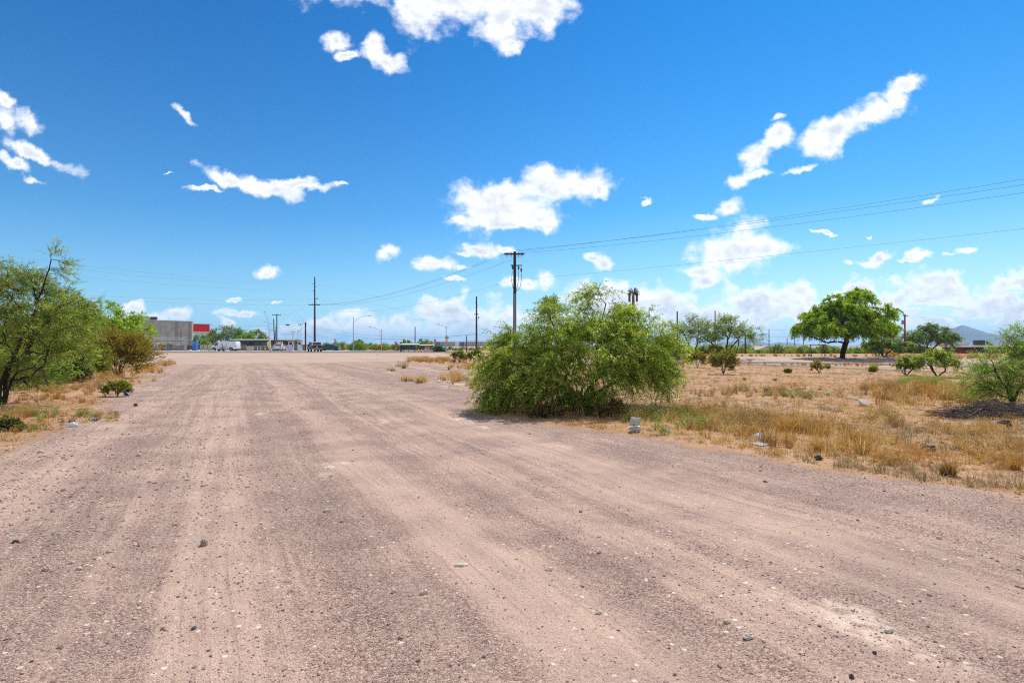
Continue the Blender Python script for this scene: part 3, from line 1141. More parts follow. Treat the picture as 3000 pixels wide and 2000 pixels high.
crown = [el(1565, 1055, 115, 92, -.1, 1.4, 2.5), el(1655, 985, 115, 80, 0, 1.5, 2.1), el(1775, 970, 125, 80, .2, 1.5, 2.4), el(1870, 1015, 105, 90, 0, 1.4, 2.5), el(1490, 1098, 70, 72, -.3, 1.1, 2.0),
         el(1620, 905, 70, 32, 0, .7, .35), el(1730, 872, 62, 32, .2, .7, .42), el(1835, 915, 70, 38, .2, .7, .45), el(1462, 1155, 50, 36, -.6, .8, .9), el(1885, 1085, 95, 70, -.3, 1.1, 1.5),
         el(1700, 1040, 160, 70, .7, 1.0, 1.0), el(1505, 990, 65, 36, 0, .7, .6), el(1452, 1062, 46, 56, -.2, .7, .5), el(1940, 1100, 45, 45, 0, .6, .4), el(1560, 1140, 90, 40, -.9, .7, 1.1), el(1640, 1090, 90, 50, -1.0, .6, 1.1), el(1780, 1070, 110, 60, -1.0, .7, 1.3), el(1720, 1160, 120, 28, -1.0, .6, .7), el(1945, 1010, 60, 55, .2, .8, .9)]
make_tree('mesquite_tree', 'sprawling feathery green mesquite with dark low branches beside the dirt track, largest in the middle', 'tree',
          (p[0], p[1], p[2]), trunks, crown, 1700, rg, twigs=5, tl=(.20, .60), nl=18, ls=(.080, .0150), droop=.70, clump=.14, leafc=(.20, .28, .03), alt=(.52, .57, .13),
          rtip=.0036, rpow=.44, shell=.5)

# left foreground mesquite
p = P(-8, 1188)
trunks = [[(0, 0, -.1), rel(0, 1130), rel(30, 1060), rel(65, 990), rel(100, 920), rel(125, 850), rel(150, 760)],
          [(.1, .1, -.1), rel(20, 1100, .2), rel(70, 1040, .3), rel(120, 970, .4), rel(170, 900, .5), rel(235, 880, .5)],
          [(0, .1, -.1), rel(-20, 1080, .4), rel(-30, 980, .6), rel(-10, 880, .6), rel(20, 810, .6)],
          [(-.1, -.1, -.1), rel(-60, 1060, -.2), rel(-120, 960, -.2), rel(-150, 860, 0)],
          [(.1, -.1, -.1), rel(50, 1090, -.4), rel(100, 1075, -.6), rel(130, 1090, -.7), rel(140, 1130, -.8)]]
crown = [el(60, 900, 140, 90, .3, 1.3, 2.6), el(165, 960, 105, 75, .3, 1.1, 1.8), el(-80, 950, 140, 130, .4, 1.4, 2.2), el(60, 1000, 150, 80, .5, 1.2, 1.6), el(110, 830, 90, 45, .2, .8, .8),
         el(180, 760, 32, 45, .1, .3, .12), el(245, 905, 55, 30, .3, .6, .35), el(20, 810, 60, 40, .2, .7, .55), el(60, 1085, 130, 60, .2, 1.0, .9), el(190, 1030, 70, 45, .3, .8, .5), el(40, 1190, 80, 25, -.5, .5, .30), el(120, 1200, 70, 12, -.7, .5, .15)]
make_tree('mesquite_tree', 'dark leaning mesquite with thick black trunk and bare lower twigs at the left frame edge', 'tree', (p[0], p[1], p[2]), trunks, crown, 950, rg,
          twigs=6, tl=(.22, .48), nl=17, ls=(.058, .0135), droop=.25, clump=.14, leafc=(.20, .27, .04), alt=(.45, .48, .13), rtip=.0045, rpow=.46, shell=.45)


def bush_row(specs):
    global p
    for sp in specs:
        px, py, wpx, hpx = sp[:4]
        kw = dict(sp[5])
        p = P(px, py) if len(sp) < 7 else sp[6]
        kk = p[1] / F
        W2, H = wpx * kk / 2, hpx * kk
        kind = kw.pop('kind', 'green')
        name = kw.pop('name', 'desert_shrub')
        grp = kw.pop('group', None)
        if kind == 'creosote':
            tr = []
            ns = kw.pop('stems', 9)
            for i in range(ns):
                a = 2 * math.pi * i / ns + rg.uniform(-.3, .3)
                q = rg.uniform(.35, .8)
                tr.append([(0, 0, -.04), (math.cos(a) * W2 * .25 * q, math.sin(a) * W2 * .25 * q, H * .3), (math.cos(a) * W2 * .6 * q, math.sin(a) * W2 * .6 * q, H * .62)])
            cr = [(0, 0, H * .62, W2 * .68, W2 * .7, H * .36, 2), (-W2 * .45, 0, H * .50, W2 * .5, W2 * .55, H * .34, 1.2), (W2 * .45, 0, H * .50, W2 * .5, W2 * .55, H * .34, 1.2)]
            a = dict(twigs=4, tl=(.10 * H, .22 * H), nl=10, ls=(.030 + .0011 * p[1], .016 + .0007 * p[1]), droop=-.35, leafc=(.135, .125, .022), alt=(.20, .165, .03), barkc=BARK_G,
                     rtip=.0045, rpow=.30, shell=.62, up=-.1, nt=kw.pop('n', 150), cat='shrub')
        elif kind == 'vtree':
            tr = []
            for i, (dx, tz) in enumerate(kw.pop('arms', ((-.5, .55), (.45, .6), (-.15, .7)))):
                tr.append([(0, 0, -.05), (dx * W2 * .35, rg.normal(0, .1), H * .22), (dx * W2 * .8, rg.normal(0, .25), H * tz * .75), (dx * W2 * 1.05, rg.normal(0, .3), H * tz)])
            cr = [(0, 0, H * .66, W2 * .75, W2 * .7, H * .30, 2), (-W2 * .55, 0, H * .55, W2 * .45, W2 * .5, H * .25, 1), (W2 * .55, 0, H * .55, W2 * .45, W2 * .5, H * .25, 1), (0, 0, H * .85, W2 * .5, W2 * .4, H * .15, .5)]
            s = p[1]
            a = dict(twigs=4, tl=(.10 * H, .22 * H), nl=10, ls=(.05 + .0022 * s, .013 + .0009 * s), droop=.35, leafc=(.13, .185, .04), alt=(.21, .24, .07), rtip=.004 + .0001 * s, rpow=.42,
                     shell=.45, nt=kw.pop('n', 260), cat='tree')
        else:
            tr = [[(0, 0, -.05), (rg.normal(0, .1), rg.normal(0, .1), H * .3), (rg.normal(0, .3), 0, H * .6)], [(0, 0, -.05), (-W2 * .3, 0, H * .25), (-W2 * .5, 0, H * .5)], [(0, 0, -.05), (W2 * .3, 0, H * .25), (W2 * .5, 0, H * .5)]]
            cr = [(0, 0, H * .55, W2 * .7, W2 * .6, H * .45, 2), (-W2 * .5, 0, H * .42, W2 * .5, W2 * .5, H * .36, 1), (W2 * .5, 0, H * .42, W2 * .5, W2 * .5, H * .36, 1)]
            s = p[1]
            a = dict(twigs=4, tl=(.10 * H, .2 * H), nl=9, ls=(.05 + .0022 * s, .015 + .0011 * s), droop=.2, leafc=(.13, .19, .03), alt=(.21, .26, .05), rtip=.004 + .0001 * s, rpow=.40,
                     shell=.4, nt=kw.pop('n', 220), cat='shrub')
        if kind == 'creosote':
            a['nl'] = 12
        a.update(kw)
        if 'crown' in a:
            cr = [(c[0] * W2, c[1] * W2, c[2] * H, c[3] * W2, c[4] * W2, c[5] * H, c[6]) for c in a.pop('crown')]
        if 'trunks' in a:
            tr = [[(q[0] * W2, q[1] * W2, q[2] * H) for q in t_] for t_ in a.pop('trunks')]
        cat = a.pop('cat')
        nt = a.pop('nt')
        a.setdefault('bright', 1.5)
        a.setdefault('clump', .05 * H)
        make_tree(name, sp[4], cat, (p[0], p[1], p[2]), tr, cr, nt, rg, group=grp, **a)


GR = dict(leafc=(.15, .24, .022), alt=(.23, .33, .04))
bush_row([
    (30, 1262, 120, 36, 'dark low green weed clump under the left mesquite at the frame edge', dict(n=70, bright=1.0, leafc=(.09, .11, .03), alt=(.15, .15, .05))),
    # left group behind the foreground mesquite
    (130, 1112, 280, 150, 'leafy green undergrowth right behind the left mesquite trunk', dict(n=420, leafc=(.13, .18, .035), alt=(.22, .26, .06))),
    (248, 1116, 190, 105, 'second olive creosote, lower and greener, left of the large olive brown one', dict(kind='creosote', name='creosote_bush', n=360, stems=12, leafc=(.14, .14, .02), alt=(.2, .18, .03), nl=13)),
    (95, 1135, 230, 110, 'broad leafy shrub filling the space under the left mesquite limbs', dict(n=330, leafc=(.12, .17, .035), alt=(.2, .25, .06))),
    (255, 1092, 200, 150, 'grey green shrub filling the gap behind the blue bag sprig', dict(n=320, leafc=(.12, .17, .04), alt=(.2, .24, .06))),
    (310, 1080, 290, 200, 'bright green leafy shrub behind the left mesquite, next to the shop', dict(n=620, leafc=(.17, .26, .02), alt=(.27, .36, .04), tl=(.2, .45), crown=[(0, 0, .55, .8, .7, .42, 2), (-.5, 0, .68, .6, .5, .34, 1.2), (.45, 0, .5, .5, .5, .34, 1)])),
    (185, 1085, 280, 235, 'tall bright green shrub rising behind the left mesquite crown', dict(n=480, leafc=(.14, .21, .03), alt=(.23, .29, .055), tl=(.2, .45))),
    (345, 1106, 240, 140, 'large olive brown creosote bush at the left edge of the track', dict(kind='creosote', name='creosote_bush', n=780, stems=16, leafc=(.165, .125, .014), alt=(.23, .165, .02), nl=14)),
    (215, 1120, 130, 100, 'greyish green shrub between the left mesquite and the olive creosote', dict(n=220, leafc=(.10, .14, .045), alt=(.16, .19, .07))),
    (345, 1160, 95, 46, 'low dark green creosote sprig beside the blue plastic bag', dict(kind='creosote', name='creosote_bush', n=90, stems=6, leafc=(.12, .14, .02))),
    # right group
    (2120, 1097, 100, 74, 'round olive creosote with fan of bare stems in the right field', dict(kind='creosote', name='creosote_bush', n=190, stems=14)),
    (2043, 1076, 62, 48, 'sparse brownish creosote left of the round olive creosote', dict(kind='creosote', name='creosote_bush', n=120, stems=8, leafc=(.17, .13, .02))),
    (2088, 1052, 90, 40, 'olive creosote clump behind the round creosote under the dark mesquites', dict(kind='creosote', name='creosote_bush', n=170)),
    (1345, 1062, 64, 36, 'yellowish green creosote left of the big mesquite, at the field corner', dict(kind='creosote', name='creosote_bush', n=120)),
    (1390, 1064, 60, 40, 'second yellowish creosote close against the tall utility pole', dict(kind='creosote', name='creosote_bush', n=120, leafc=(.15, .16, .025))),
    (2400, 1093, 60, 36, 'sparse thorny creosote sprouting by the pale kerb in front of the umbrella tree', dict(kind='creosote', name='creosote_bush', n=55, stems=7)),
    (2558, 1089, 24, 18, 'small round yellow green shrub on the bare soil by the kerb', dict(n=60, leafc=(.20, .22, .05), alt=(.28, .28, .08))),
    (2310, 1093, 14, 12, 'small round mustard coloured shrub left of the thorny creosote', dict(n=40, leafc=(.20, .18, .03), alt=(.28, .24, .04))),
    (2655, 1099, 70, 58, 'small open shrub with slanting red stems, left of the forked one', dict(kind='vtree', n=70, cat='shrub', leafc=(.16, .20, .035), shell=.7)),
    (2746, 1104, 150, 82, 'small forked shrub with two red brown stems and airy green top', dict(kind='vtree', n=150, cat='shrub', leafc=(.17, .22, .035), barkc=(.11, .06, .045), shell=.7)),
    (2965, 1192, 270, 245, 'tall wispy mesquite shrub at the right frame edge behind the dead branches',
     dict(kind='vtree', n=620, name='mesquite_shrub', leafc=(.15, .24, .035), alt=(.24, .30, .07), ls=(.06, .013), tl=(.2, .5), rtip=.004, barkc=(.09, .06, .04), cat='shrub',
          crown=[(0, 0, .40, .85, .6, .30, 2.2), (-.45, 0, .28, .7, .5, .22, 1.3), (.3, 0, .62, .6, .5, .25, 1.2), (.1, 0, .86, .35, .3, .14, .25), (-.55, 0, .58, .35, .3, .2, .25), (.6, 0, .8, .3, .3, .2, .4)])),
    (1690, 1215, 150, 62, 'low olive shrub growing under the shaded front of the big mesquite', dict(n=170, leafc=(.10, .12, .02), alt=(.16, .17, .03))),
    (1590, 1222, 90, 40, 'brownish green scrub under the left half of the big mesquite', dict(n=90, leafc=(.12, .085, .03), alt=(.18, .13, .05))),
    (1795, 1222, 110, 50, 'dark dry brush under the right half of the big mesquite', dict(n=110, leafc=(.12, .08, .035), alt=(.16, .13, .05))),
    # trees in the middle distance on the right
    (2128, 1050, 215, 128, 'dark trunked mesquite with forked stems and airy grey green top', dict(kind='vtree', n=270, leafc=(.15, .20, .05), alt=(.23, .26, .09), arms=((-.55, .5), (.35, .5), (.05, .6)), droop=.1, ls=(.15, .04), twigs=5, shell=.6)),
    (2035, 1048, 190, 120, 'leaning dark mesquite just right of the large one, twigs bare on top', dict(kind='vtree', n=220, leafc=(.13, .17, .05), alt=(.2, .22, .08), arms=((-.7, .35), (.1, .6), (-.3, .6)), droop=.1, ls=(.15, .04), shell=.6)),
])
# umbrella shaped tree
p = P(2468, 1049)
trunks = [[(0, 0, -.1), rel(2470, 1030), rel(2478, 1005), rel(2480, 975), rel(2490, 930), rel(2500, 880)],
          [rel(2478, 1006), rel(2450, 1000), rel(2425, 1004), rel(2400, 994), rel(2370, 985)],
          [rel(2479, 995), rel(2510, 960), rel(2550, 940), rel(2600, 930)],
          [rel(2479, 990), rel(2440, 950, .5), rel(2390, 935, 1)], [rel(2479, 985), rel(2470, 950, -2), rel(2460, 930, -4)], [rel(2479, 985), rel(2490, 950, 2), rel(2500, 930, 4)]]
crown = [el(2475, 930, 122, 48, 0, 5.2, 5.), el(2390, 956, 52, 24, 0, 2.6, 1.1), el(2562, 952, 50, 26, 0, 2.6, 1.1), el(2485, 892, 74, 36, 0, 3.0, 1.5), el(2512, 862, 28, 18, 0, 1.3, .28),
         el(2440, 962, 86, 20, -2.5, 2.4, 1.0), el(2525, 962, 76, 20, -2.5, 2.4, 1.0), el(2348, 966, 22, 12, 0, 1.2, .3), el(2594, 960, 24, 18, 0, 1.4, .4)]
make_tree('shade_tree', 'umbrella shaped bright green tree with curved dark trunk on the bare lot', 'tree', (p[0], p[1], p[2]), trunks, crown, 1250, rg, twigs=6, tl=(.30, .75), nl=20,
          ls=(.19, .055), droop=.75, clump=.35, leafc=(.18, .30, .016), alt=(.42, .52, .035), rtip=.011, rpow=.435, shell=.55, barkc=(.05, .03, .025))

# shrubs and trees between the field and the houses, and beyond the road
bush_row([
    (2590, 1046, 130, 58, 'small dark mesquite over the yellow slide', dict(kind='vtree', n=200, leafc=(.09, .13, .035), alt=(.14, .18, .05))),
    (2722, 1042, 165, 88, 'big grey green tree in front of the blue peak', dict(kind='vtree', n=360, leafc=(.10, .145, .045), alt=(.15, .19, .06), ls=(.26, .09)), G(2722, 86)),
    (2640, 1040, 120, 40, 'green bush left of the brown shed', dict(n=150), G(2640, 84)),
    (2900, 1030, 90, 46, 'green tree top showing over the brick house roof', dict(n=170), G(2890, 142)),
    (2990, 1030, 90, 60, 'dark green tree at the right end of the brick house', dict(n=170, leafc=(.09, .14, .03)), G(2985, 118)),
    (670, 1031, 130, 72, 'grey green tree behind the white van, partly bare', dict(kind='vtree', n=260, leafc=(.12, .145, .05), ls=(.3, .1)), G(668, 150)),
    (745, 1030, 110, 62, 'bright green tree right of the van', dict(n=240, ls=(.3, .12), **GR), G(722, 150)),
    (760, 1030, 90, 58, 'darker rounded green tree above the low green building', dict(n=220, ls=(.3, .12), leafc=(.09, .14, .03)), G(752, 138)),
    (600, 1030, 90, 60, 'tree under the end of the red canopy', dict(n=200, ls=(.3, .12)), G(604, 165)),
    (1050, 1030, 40, 30, 'rounded dark green tree behind the curved street lamp', dict(n=130, ls=(.3, .12), leafc=(.09, .14, .03)), G(1050, 150)),
    (1185, 1030, 40, 30, 'small tree behind the left half of the bus shelter', dict(n=110, ls=(.3, .12)), G(1188, 150)),
    (1245, 1030, 46, 34, 'thin pale green tree behind the right half of the bus shelter', dict(kind='vtree', n=90, ls=(.25, .08), leafc=(.16, .19, .07)), G(1245, 150)),
    (1285, 1036, 36, 22, 'low blue green bush at the right end of the bus shelter', dict(n=110, leafc=(.10, .16, .08), alt=(.13, .2, .1)), G(1287, 100)),
])
# fallen dry shrub in front of the van
p = G(655, 114)
mb = MB()
for i in range(26):
    a = rg.uniform(-1.25, 1.25)
    L = rg.uniform(1.2, 2.6)
    y_ = rg.uniform(-.5, .5)
    mb.tube([(0, 0, 0), (math.sin(a) * L * .45, y_ * .5, math.cos(a) * L * .5), (math.sin(a) * L * .85, y_, math.cos(a) * L * .9 + .1)], [.045, .028, .008], 4)
tag(mb.obj('bare_shrub', mat('dry_twig', (.15, .12, .10), .9), None, p), 'leafless fan shaped shrub standing in front of the white van', 'shrub')

# thicket: individual shrubs copied from a few prototypes
protos = []
for i in range(5):
    H = 2.3
    Wd = 2.0
    c = [(.13, .20, .025), (.16, .21, .035), (.10, .16, .03), (.15, .18, .05), (.19, .22, .04)][i]
    al = [(.21, .28, .04), (.25, .28, .05), (.16, .22, .04), (.2, .23, .07), (.27, .3, .07)][i]
    t0 = [[(0, 0, -.1), (.1, 0, H * .3), (.2 * rg.normal(), 0, H * .6)], [(0, 0, -.1), (-.5, 0, .6), (-.9, .2, 1.2)], [(0, 0, -.1), (.5, 0, .6), (.9, .1, 1.2)]]
    cr = [(0, 0, H * .52, Wd * .8, Wd * .7, H * .46, 2), (-Wd * .5, rg.normal(0, .2), H * rg.uniform(.35, .5), Wd * .6, Wd * .5, H * .38, 1), (Wd * .5, 0, H * rg.uniform(.35, .5), Wd * .6, Wd * .5, H * .38, 1),
          (rg.uniform(-.8, .8), 0, H * .85, Wd * .3, Wd * .3, H * .25, .4)]
    protos.append(make_tree('thicket_shrub', 'x', 'shrub', (0, 0, 0), t0, cr, 130, rg, twigs=4, tl=(.25, .6), nl=9, ls=(.22, .085), droop=.1, bright=1.45, leafc=c, alt=al, rtip=.012, rpow=.36, shell=.4))
LBL1 = 'green bush in the low thicket beyond the avenue'
LBL2 = 'green bush in the overgrown thicket behind the umbrella tree'
spots = []
for i in range(74):
    px = 935 + (1480 - 935) * (i + rg.uniform(-.4, .4)) / 73
    spots.append((px, rg.uniform(126, 160), rg.uniform(.45, .78) if px < 1262 else rg.uniform(.22, .38), 1))
for i in range(14):
    spots.append((575 + 60 * rg.random() + (i % 3) * 90, rg.uniform(150, 170), rg.uniform(.9, 1.3), 1))
for i in range(96):
    px = 1960 + (3080 - 1960) * (i + rg.uniform(-.4, .4)) / 95
    if 2660 < px and rg.random() < .65:
        continue
    d = rg.uniform(86, 112) if px < 2680 else rg.uniform(82, 90)
    spots.append((px, d, (rg.uniform(.42, .68) if d < 95 else rg.uniform(.6, 1.0)) if px < 2680 else rg.uniform(.14, .26), 2))
for i in range(30):
    spots.append((rg.uniform(1960, 2700), rg.uniform(118, 170), rg.uniform(.8, 1.25), 2))
for i in range(20):
    spots.append((rg.uniform(-100, 380), rg.uniform(60, 90), rg.uniform(1.0, 1.6), 3))
usedp = set()
for (px, d, sc, g) in spots:
    x, y, z = G(px, d)
    i = int(rg.integers(5))
    look = ['plain green', 'yellowish green', 'dull dark green', 'greyish green', 'pale olive'][i]
    size = 'low' if sc < .45 else ('tall' if sc > .85 else 'middling')
    if g == 1:
        LM = [(700, 'behind the white van'), (900, 'behind the fuel pumps'), (965, 'behind the pickup'), (1010, 'behind the dark green sedan'), (1075, 'behind the curved street lamp'), (1140, 'behind the lamp post with orange plates'),
              (1190, 'left of the bus shelter'), (1270, 'behind the bus shelter'), (1330, 'before the office building, by the stop sign'), (9999, 'before the office building, near the stubby armed pole')]
    elif g == 2:
        LM = [(2080, 'behind the leaning dark mesquite'), (2200, 'behind the forked dark tree'), (2280, 'round the grey blue house'), (2360, 'left of the umbrella tree'), (2430, 'behind the swing frame'), (2530, 'behind the umbrella tree trunk'),
              (2600, 'left of the yellow slide'), (2660, 'between slide and reddish pole'), (2760, 'in front of the brown shed'), (9999, 'in front of the brick house')]
    else:
        LM = [(9999, 'in the scrub far behind the left mesquite')]
    where = [t_ for lim, t_ in LM if px < lim][0]
    far = '' if g == 3 else (', near row' if d < (140 if g == 1 else 100) else ', back row')
    lab = size + ' ' + look + ' bush ' + where + far
    grp = {1: 'bushes of the thicket beyond the avenue', 2: 'bushes of the thicket behind the umbrella tree', 3: 'bushes far behind the left mesquite'}[g]
    if g == 2 and px < 2680 and d < 113:
        z += .15
    if i not in usedp:
        usedp.add(i)
        o = protos[i]
        o.location = (x, y, z)
        o.scale = (sc, sc, sc)
        o['label'] = lab
        o['group'] = grp
    else:
        copy_thing(protos[i], (x, y, z), rg.uniform(0, 6.28), sc, lab, grp)


# ---------------------------------------------------------------- dry grass
def tuft_blades(B, X, Y, Z, H, nb, spread, col, rng, wid=.004, lean=.5, colamt=.2):
    """one call for many tufts: arrays X,Y,Z,H (n)"""
    n = len(X)
    nb = int(nb)
    an = rng.uniform(0, 6.283, (n, nb))
    r0 = rng.random((n, nb)) * spread * H[:, None] * .30
    ln = np.abs(rng.normal(0, lean, (n, nb)))
    h = H[:, None] * rng.uniform(.35, 1., (n, nb))
    bx = X[:, None] + np.cos(an) * r0
    by = Y[:, None] + np.sin(an) * r0
    p0 = np.stack([bx, by, np.broadcast_to(Z[:, None], bx.shape) - .01], -1)
    an2 = an + rng.normal(0, .5, an.shape)
    dx, dy = np.cos(an2) * ln, np.sin(an2) * ln
    nr = 1 / np.sqrt(1 + ln ** 2)
    p1 = p0 + np.stack([dx * .4, dy * .4, np.ones_like(dx)], -1) * (h * .55 * nr)[..., None]
    p2 = p0 + np.stack([dx, dy, np.ones_like(dx) * .9], -1) * (h * nr)[..., None]
    sa = rng.uniform(0, 3.14, an.shape)
    side = np.stack([np.cos(sa), np.sin(sa), np.zeros_like(sa)], -1)
    wd = (wid * rng.uniform(.6, 1.5, an.shape))[..., None]
    V = np.stack([p0 - side * wd, p0 + side * wd, p1 + side * wd * .8, p1 - side * wd * .8, p2], -2)
    m = n * nb
    V = V.reshape(m * 5, 3)
    b = (np.arange(m) * 5)[:, None]
    Q = b + np.array([[0, 1, 2, 3]])
    T = b + np.array([[3, 2, 4]])
    c = np.asarray(col, float)
    if c.ndim == 1:
        c = np.tile(c, (n, 1))
    c = c * (1 + rng.uniform(-colamt, colamt, (n, 1)))
    c = np.repeat(c, nb, 0) * rng.uniform(.75, 1.25, (m, 1))
    B.add(V, np.repeat(np.clip(c, .004, 1), 5, 0), Q, T)


STRAW = np.array((.46, .26, .11))
PALE = np.array((.62, .43, .24))
BROWN = np.array((.25, .135, .065))
GREY = np.array((.29, .22, .15))
WEED = np.array((.20, .25, .05))
GOLD = np.array((.45, .22, .06))


def px_patch(n, cx, cy, rx, ry, rng, gauss=True):
    if gauss:
        a = rng.normal(0, .48, n)
        b = rng.normal(0, .48, n)
    else:
        a, b = rng.uniform(-1, 1, n), rng.uniform(-1, 1, n)
    px, py = cx + a * rx, np.maximum(cy + b * ry, HZ + 22)
    d = EYE * F / (py - HZ)
    for _ in range(12):
        x = (px - 1500) / F * d
        d = .5 * d + .5 * (EYE - gz(x, d)) * F / (py - HZ)
    x = (px - 1500) / F * d
    return x, d, ground_height(x, d)


FIELD = [(1440, 1185), (1500, 1226), (1800, 1262), (2100, 1308), (2400, 1362), (2700, 1410), (3100, 1480), (3400, 1560), (3400, 1075), (2900, 1095), (2500, 1080), (2150, 1066), (1960, 1066), (1400, 1070), (1330, 1075), (1440, 1100)]
FW = wpts(FIELD)


def field_noise(x, y):
    return .5 + .25 * np.sin(x * 1.1 + 2 * np.sin(y * .6)) + .25 * np.sin(y * 1.7 + 2.2 * np.sin(x * .8 + 1))


gr = np.random.default_rng(3)
# patches: (n, cx, cy, rx, ry, height, blades, colours, lean)
PT = [(150, 2290, 1262, 200, 42, .42, 34, (STRAW, GOLD, BROWN), .45), (110, 2160, 1240, 110, 40, .38, 34, (BROWN, STRAW, GREY), .4), (60, 2090, 1205, 90, 20, .3, 30, (STRAW, BROWN), .5), (80, 2480, 1300, 130, 40, .38, 34, (STRAW, GOLD), .5),
      (260, 1990, 1235, 120, 32, .34, 30, (WEED, WEED, WEED, STRAW), .7), (120, 1905, 1225, 80, 24, .38, 28, (WEED, WEED, STRAW), .6),
      (260, 2760, 1155, 210, 34, .50, 30, (GOLD, STRAW, BROWN), .45), (90, 2640, 1145, 110, 22, .45, 30, (GOLD, BROWN), .45), (120, 2200, 1150, 190, 16, .28, 26, (GREY, BROWN, STRAW), .6),
      (60, 2330, 1160, 70, 9, .26, 26, (WEED, GREY), .6), (90, 2700, 1124, 70, 10, .45, 30, (np.array((.25, .33, .06)), WEED), .35), (150, 2850, 1265, 200, 60, .26, 30, (STRAW, GOLD, PALE), .9),
      (110, 2960, 1330, 130, 60, .24, 30, (STRAW, GOLD), .9), (80, 2560, 1230, 140, 30, .3, 26, (STRAW, PALE, BROWN), .8), (70, 2600, 1345, 160, 20, .18, 26, (STRAW, GOLD), .9),
      (90, 1700, 1205, 210, 20, .42, 30, (BROWN, GREY, STRAW), .6), (60, 1800, 1215, 80, 14, .5, 26, (np.array((.22, .12, .06)), BROWN), .5),
      (60, 1335, 1112, 48, 16, .55, 26, (PALE, STRAW), .28), (12, 1225, 1118, 30, 5, .45, 22, (PALE, STRAW), .3), (14, 1190, 1112, 20, 4, .4, 22, (PALE,), .3), (22, 1395, 1130, 26, 8, .35, 22, (STRAW, BROWN), .4),
      (110, 1290, 1058, 80, 6, .5, 22, (GOLD, STRAW), .5), (70, 1230, 1056, 40, 4, .55, 22, (GOLD, PALE), .35), (60, 1380, 1078, 50, 5, .45, 22, (STRAW,), .5),
      (16, 1180, 1076, 16, 3, .6, 24, (GREY, PALE), .4), (8, 1146, 1086, 12, 2, .35, 20, (PALE,), .5),
      (130, 2480, 1070, 380, 3, .22, 18, (GOLD, STRAW), .6), (120, 2350, 1043, 420, 2, .35, 18, (GOLD, STRAW), .5), (120, 2800, 1049, 220, 4, .7, 18, (GOLD, STRAW, BROWN), .5), (60, 2080, 1062, 90, 5, .5, 20, (GOLD,), .5),
      # left verge
      (160, 250, 1110, 170, 22, .55, 28, (STRAW, PALE, GOLD), .4), (120, 120, 1150, 150, 34, .34, 28, (STRAW, GOLD), .6), (90, 420, 1082, 60, 10, .6, 24, (PALE, GOLD), .45), (50, 480, 1068, 30, 5, .5, 20, (GOLD, PALE), .5),
      (80, 300, 1130, 90, 16, .42, 28, (STRAW, PALE, BROWN), .45), (70, 60, 1215, 90, 16, .26, 30, (WEED, STRAW), .9), (60, 230, 1225, 120, 16, .16, 26, (BROWN, STRAW, WEED), 1.0), (40, 100, 1262, 120, 12, .12, 24, (GOLD, WEED), 1.),
      (26, 330, 1225, 60, 8, .14, 26, (GREY, BROWN), 1.1), (40, 30, 1240, 50, 12, .2, 26, (GOLD, BROWN), .8)]
Bg = Big()


def flecks(B, X, Y, Z, H, n, cols, rng, sz):
    k = rng.integers(len(X), size=n)
    t = rng.random(n) ** .8
    C = np.stack([X[k] + rng.normal(0, .30, n) * H[k], Y[k] + rng.normal(0, .30, n) * H[k], Z[k] + .03 + t * H[k] * .8], -1)
    D = rng.normal(size=(n, 3))
    D[:, 2] = np.abs(D[:, 2]) * .8
    V, Q = leaf_quads(C, D, sz * rng.uniform(.6, 2.2, n), sz * .32, rng)
    c = cols[k] * rng.uniform(.55, 1.35, (n, 1))
    B.add(V, np.repeat(np.clip(c, .004, 1), 4, 0), Q)


for (n, cx, cy, rx, ry, H, nb, cs, ln) in PT:
    x, y, z = px_patch(n, cx, cy, rx, ry, gr)
    H *= .85
    kp = field_noise(x * 2.1 + cx, y * 2.1) > .38
    x, y, z = x[kp], y[kp], z[kp]
    n = len(x)
    cc_ = np.array(cs)[gr.integers(len(cs), size=n)]
    wd = .0013 + .00022 * float(np.median(y))
    cc_ = np.where(gr.random((n, 1)) < .18, PALE, cc_)
    HH = H * gr.uniform(.3, 1.25, n)
    flecks(Bg, x, y, z, HH, n * 75, cc_, gr, .010 + .0011 * float(np.median(y)))
    tuft_blades(Bg, x, y, z, HH, int(nb * 1.2), 1.3, cc_, gr, wd, ln * 1.35)
tag(link_mesh(Bg.mesh('dry_grass', M_GRASS), 'dry_grass'), 'straw coloured dry grass and weeds growing in clumps on both sides of the track', 'grass', kind='stuff')
# low sparse litter of straw all over the field
Bs = Big()
n = 9500
px = gr.uniform(1380, 3200, n)
py = HZ + np.exp(gr.uniform(math.log(54), math.log(420), n))
dd = EYE * F / (py - HZ)
x = (px - 1500) / F * dd
mask = (poly_mask(x, dd, FW, np.full(n, .3)) > .45) & (gr.random(n) < .25 + .75 * field_noise(x, dd))
x, dd = x[mask], dd[mask]
tint = field_noise(x * .7 + 3, dd * .7)
cc_ = np.where(tint[:, None] > .62, GREY, np.where(tint[:, None] > .35, STRAW, PALE)) * gr.uniform(.8, 1.2, (len(x), 1))
tuft_blades(Bs, x, dd, ground_height(x, dd), gr.uniform(.05, .2, len(x)) * (1 + .012 * dd), 22, 2.4, cc_, gr, .0032, 1.1)
# left verge
n = 1500
px = gr.uniform(-250, 500, n)
py = HZ + np.exp(gr.uniform(math.log(58), math.log(330), n))
dd = EYE * F / (py - HZ)
x = (px - 1500) / F * dd
g_ = poly_mask(x, dd, ROAD, np.full(n, .5))
mask = (g_ < .35)
x, dd = x[mask], dd[mask]
cc_ = np.array((STRAW, PALE, BROWN))[gr.integers(3, size=len(x))]
tuft_blades(Bs, x, dd, ground_height(x, dd), gr.uniform(.04, .17, len(x)) * (1 + .012 * dd), 20, 2.4, cc_, gr, .0032, 1.1)
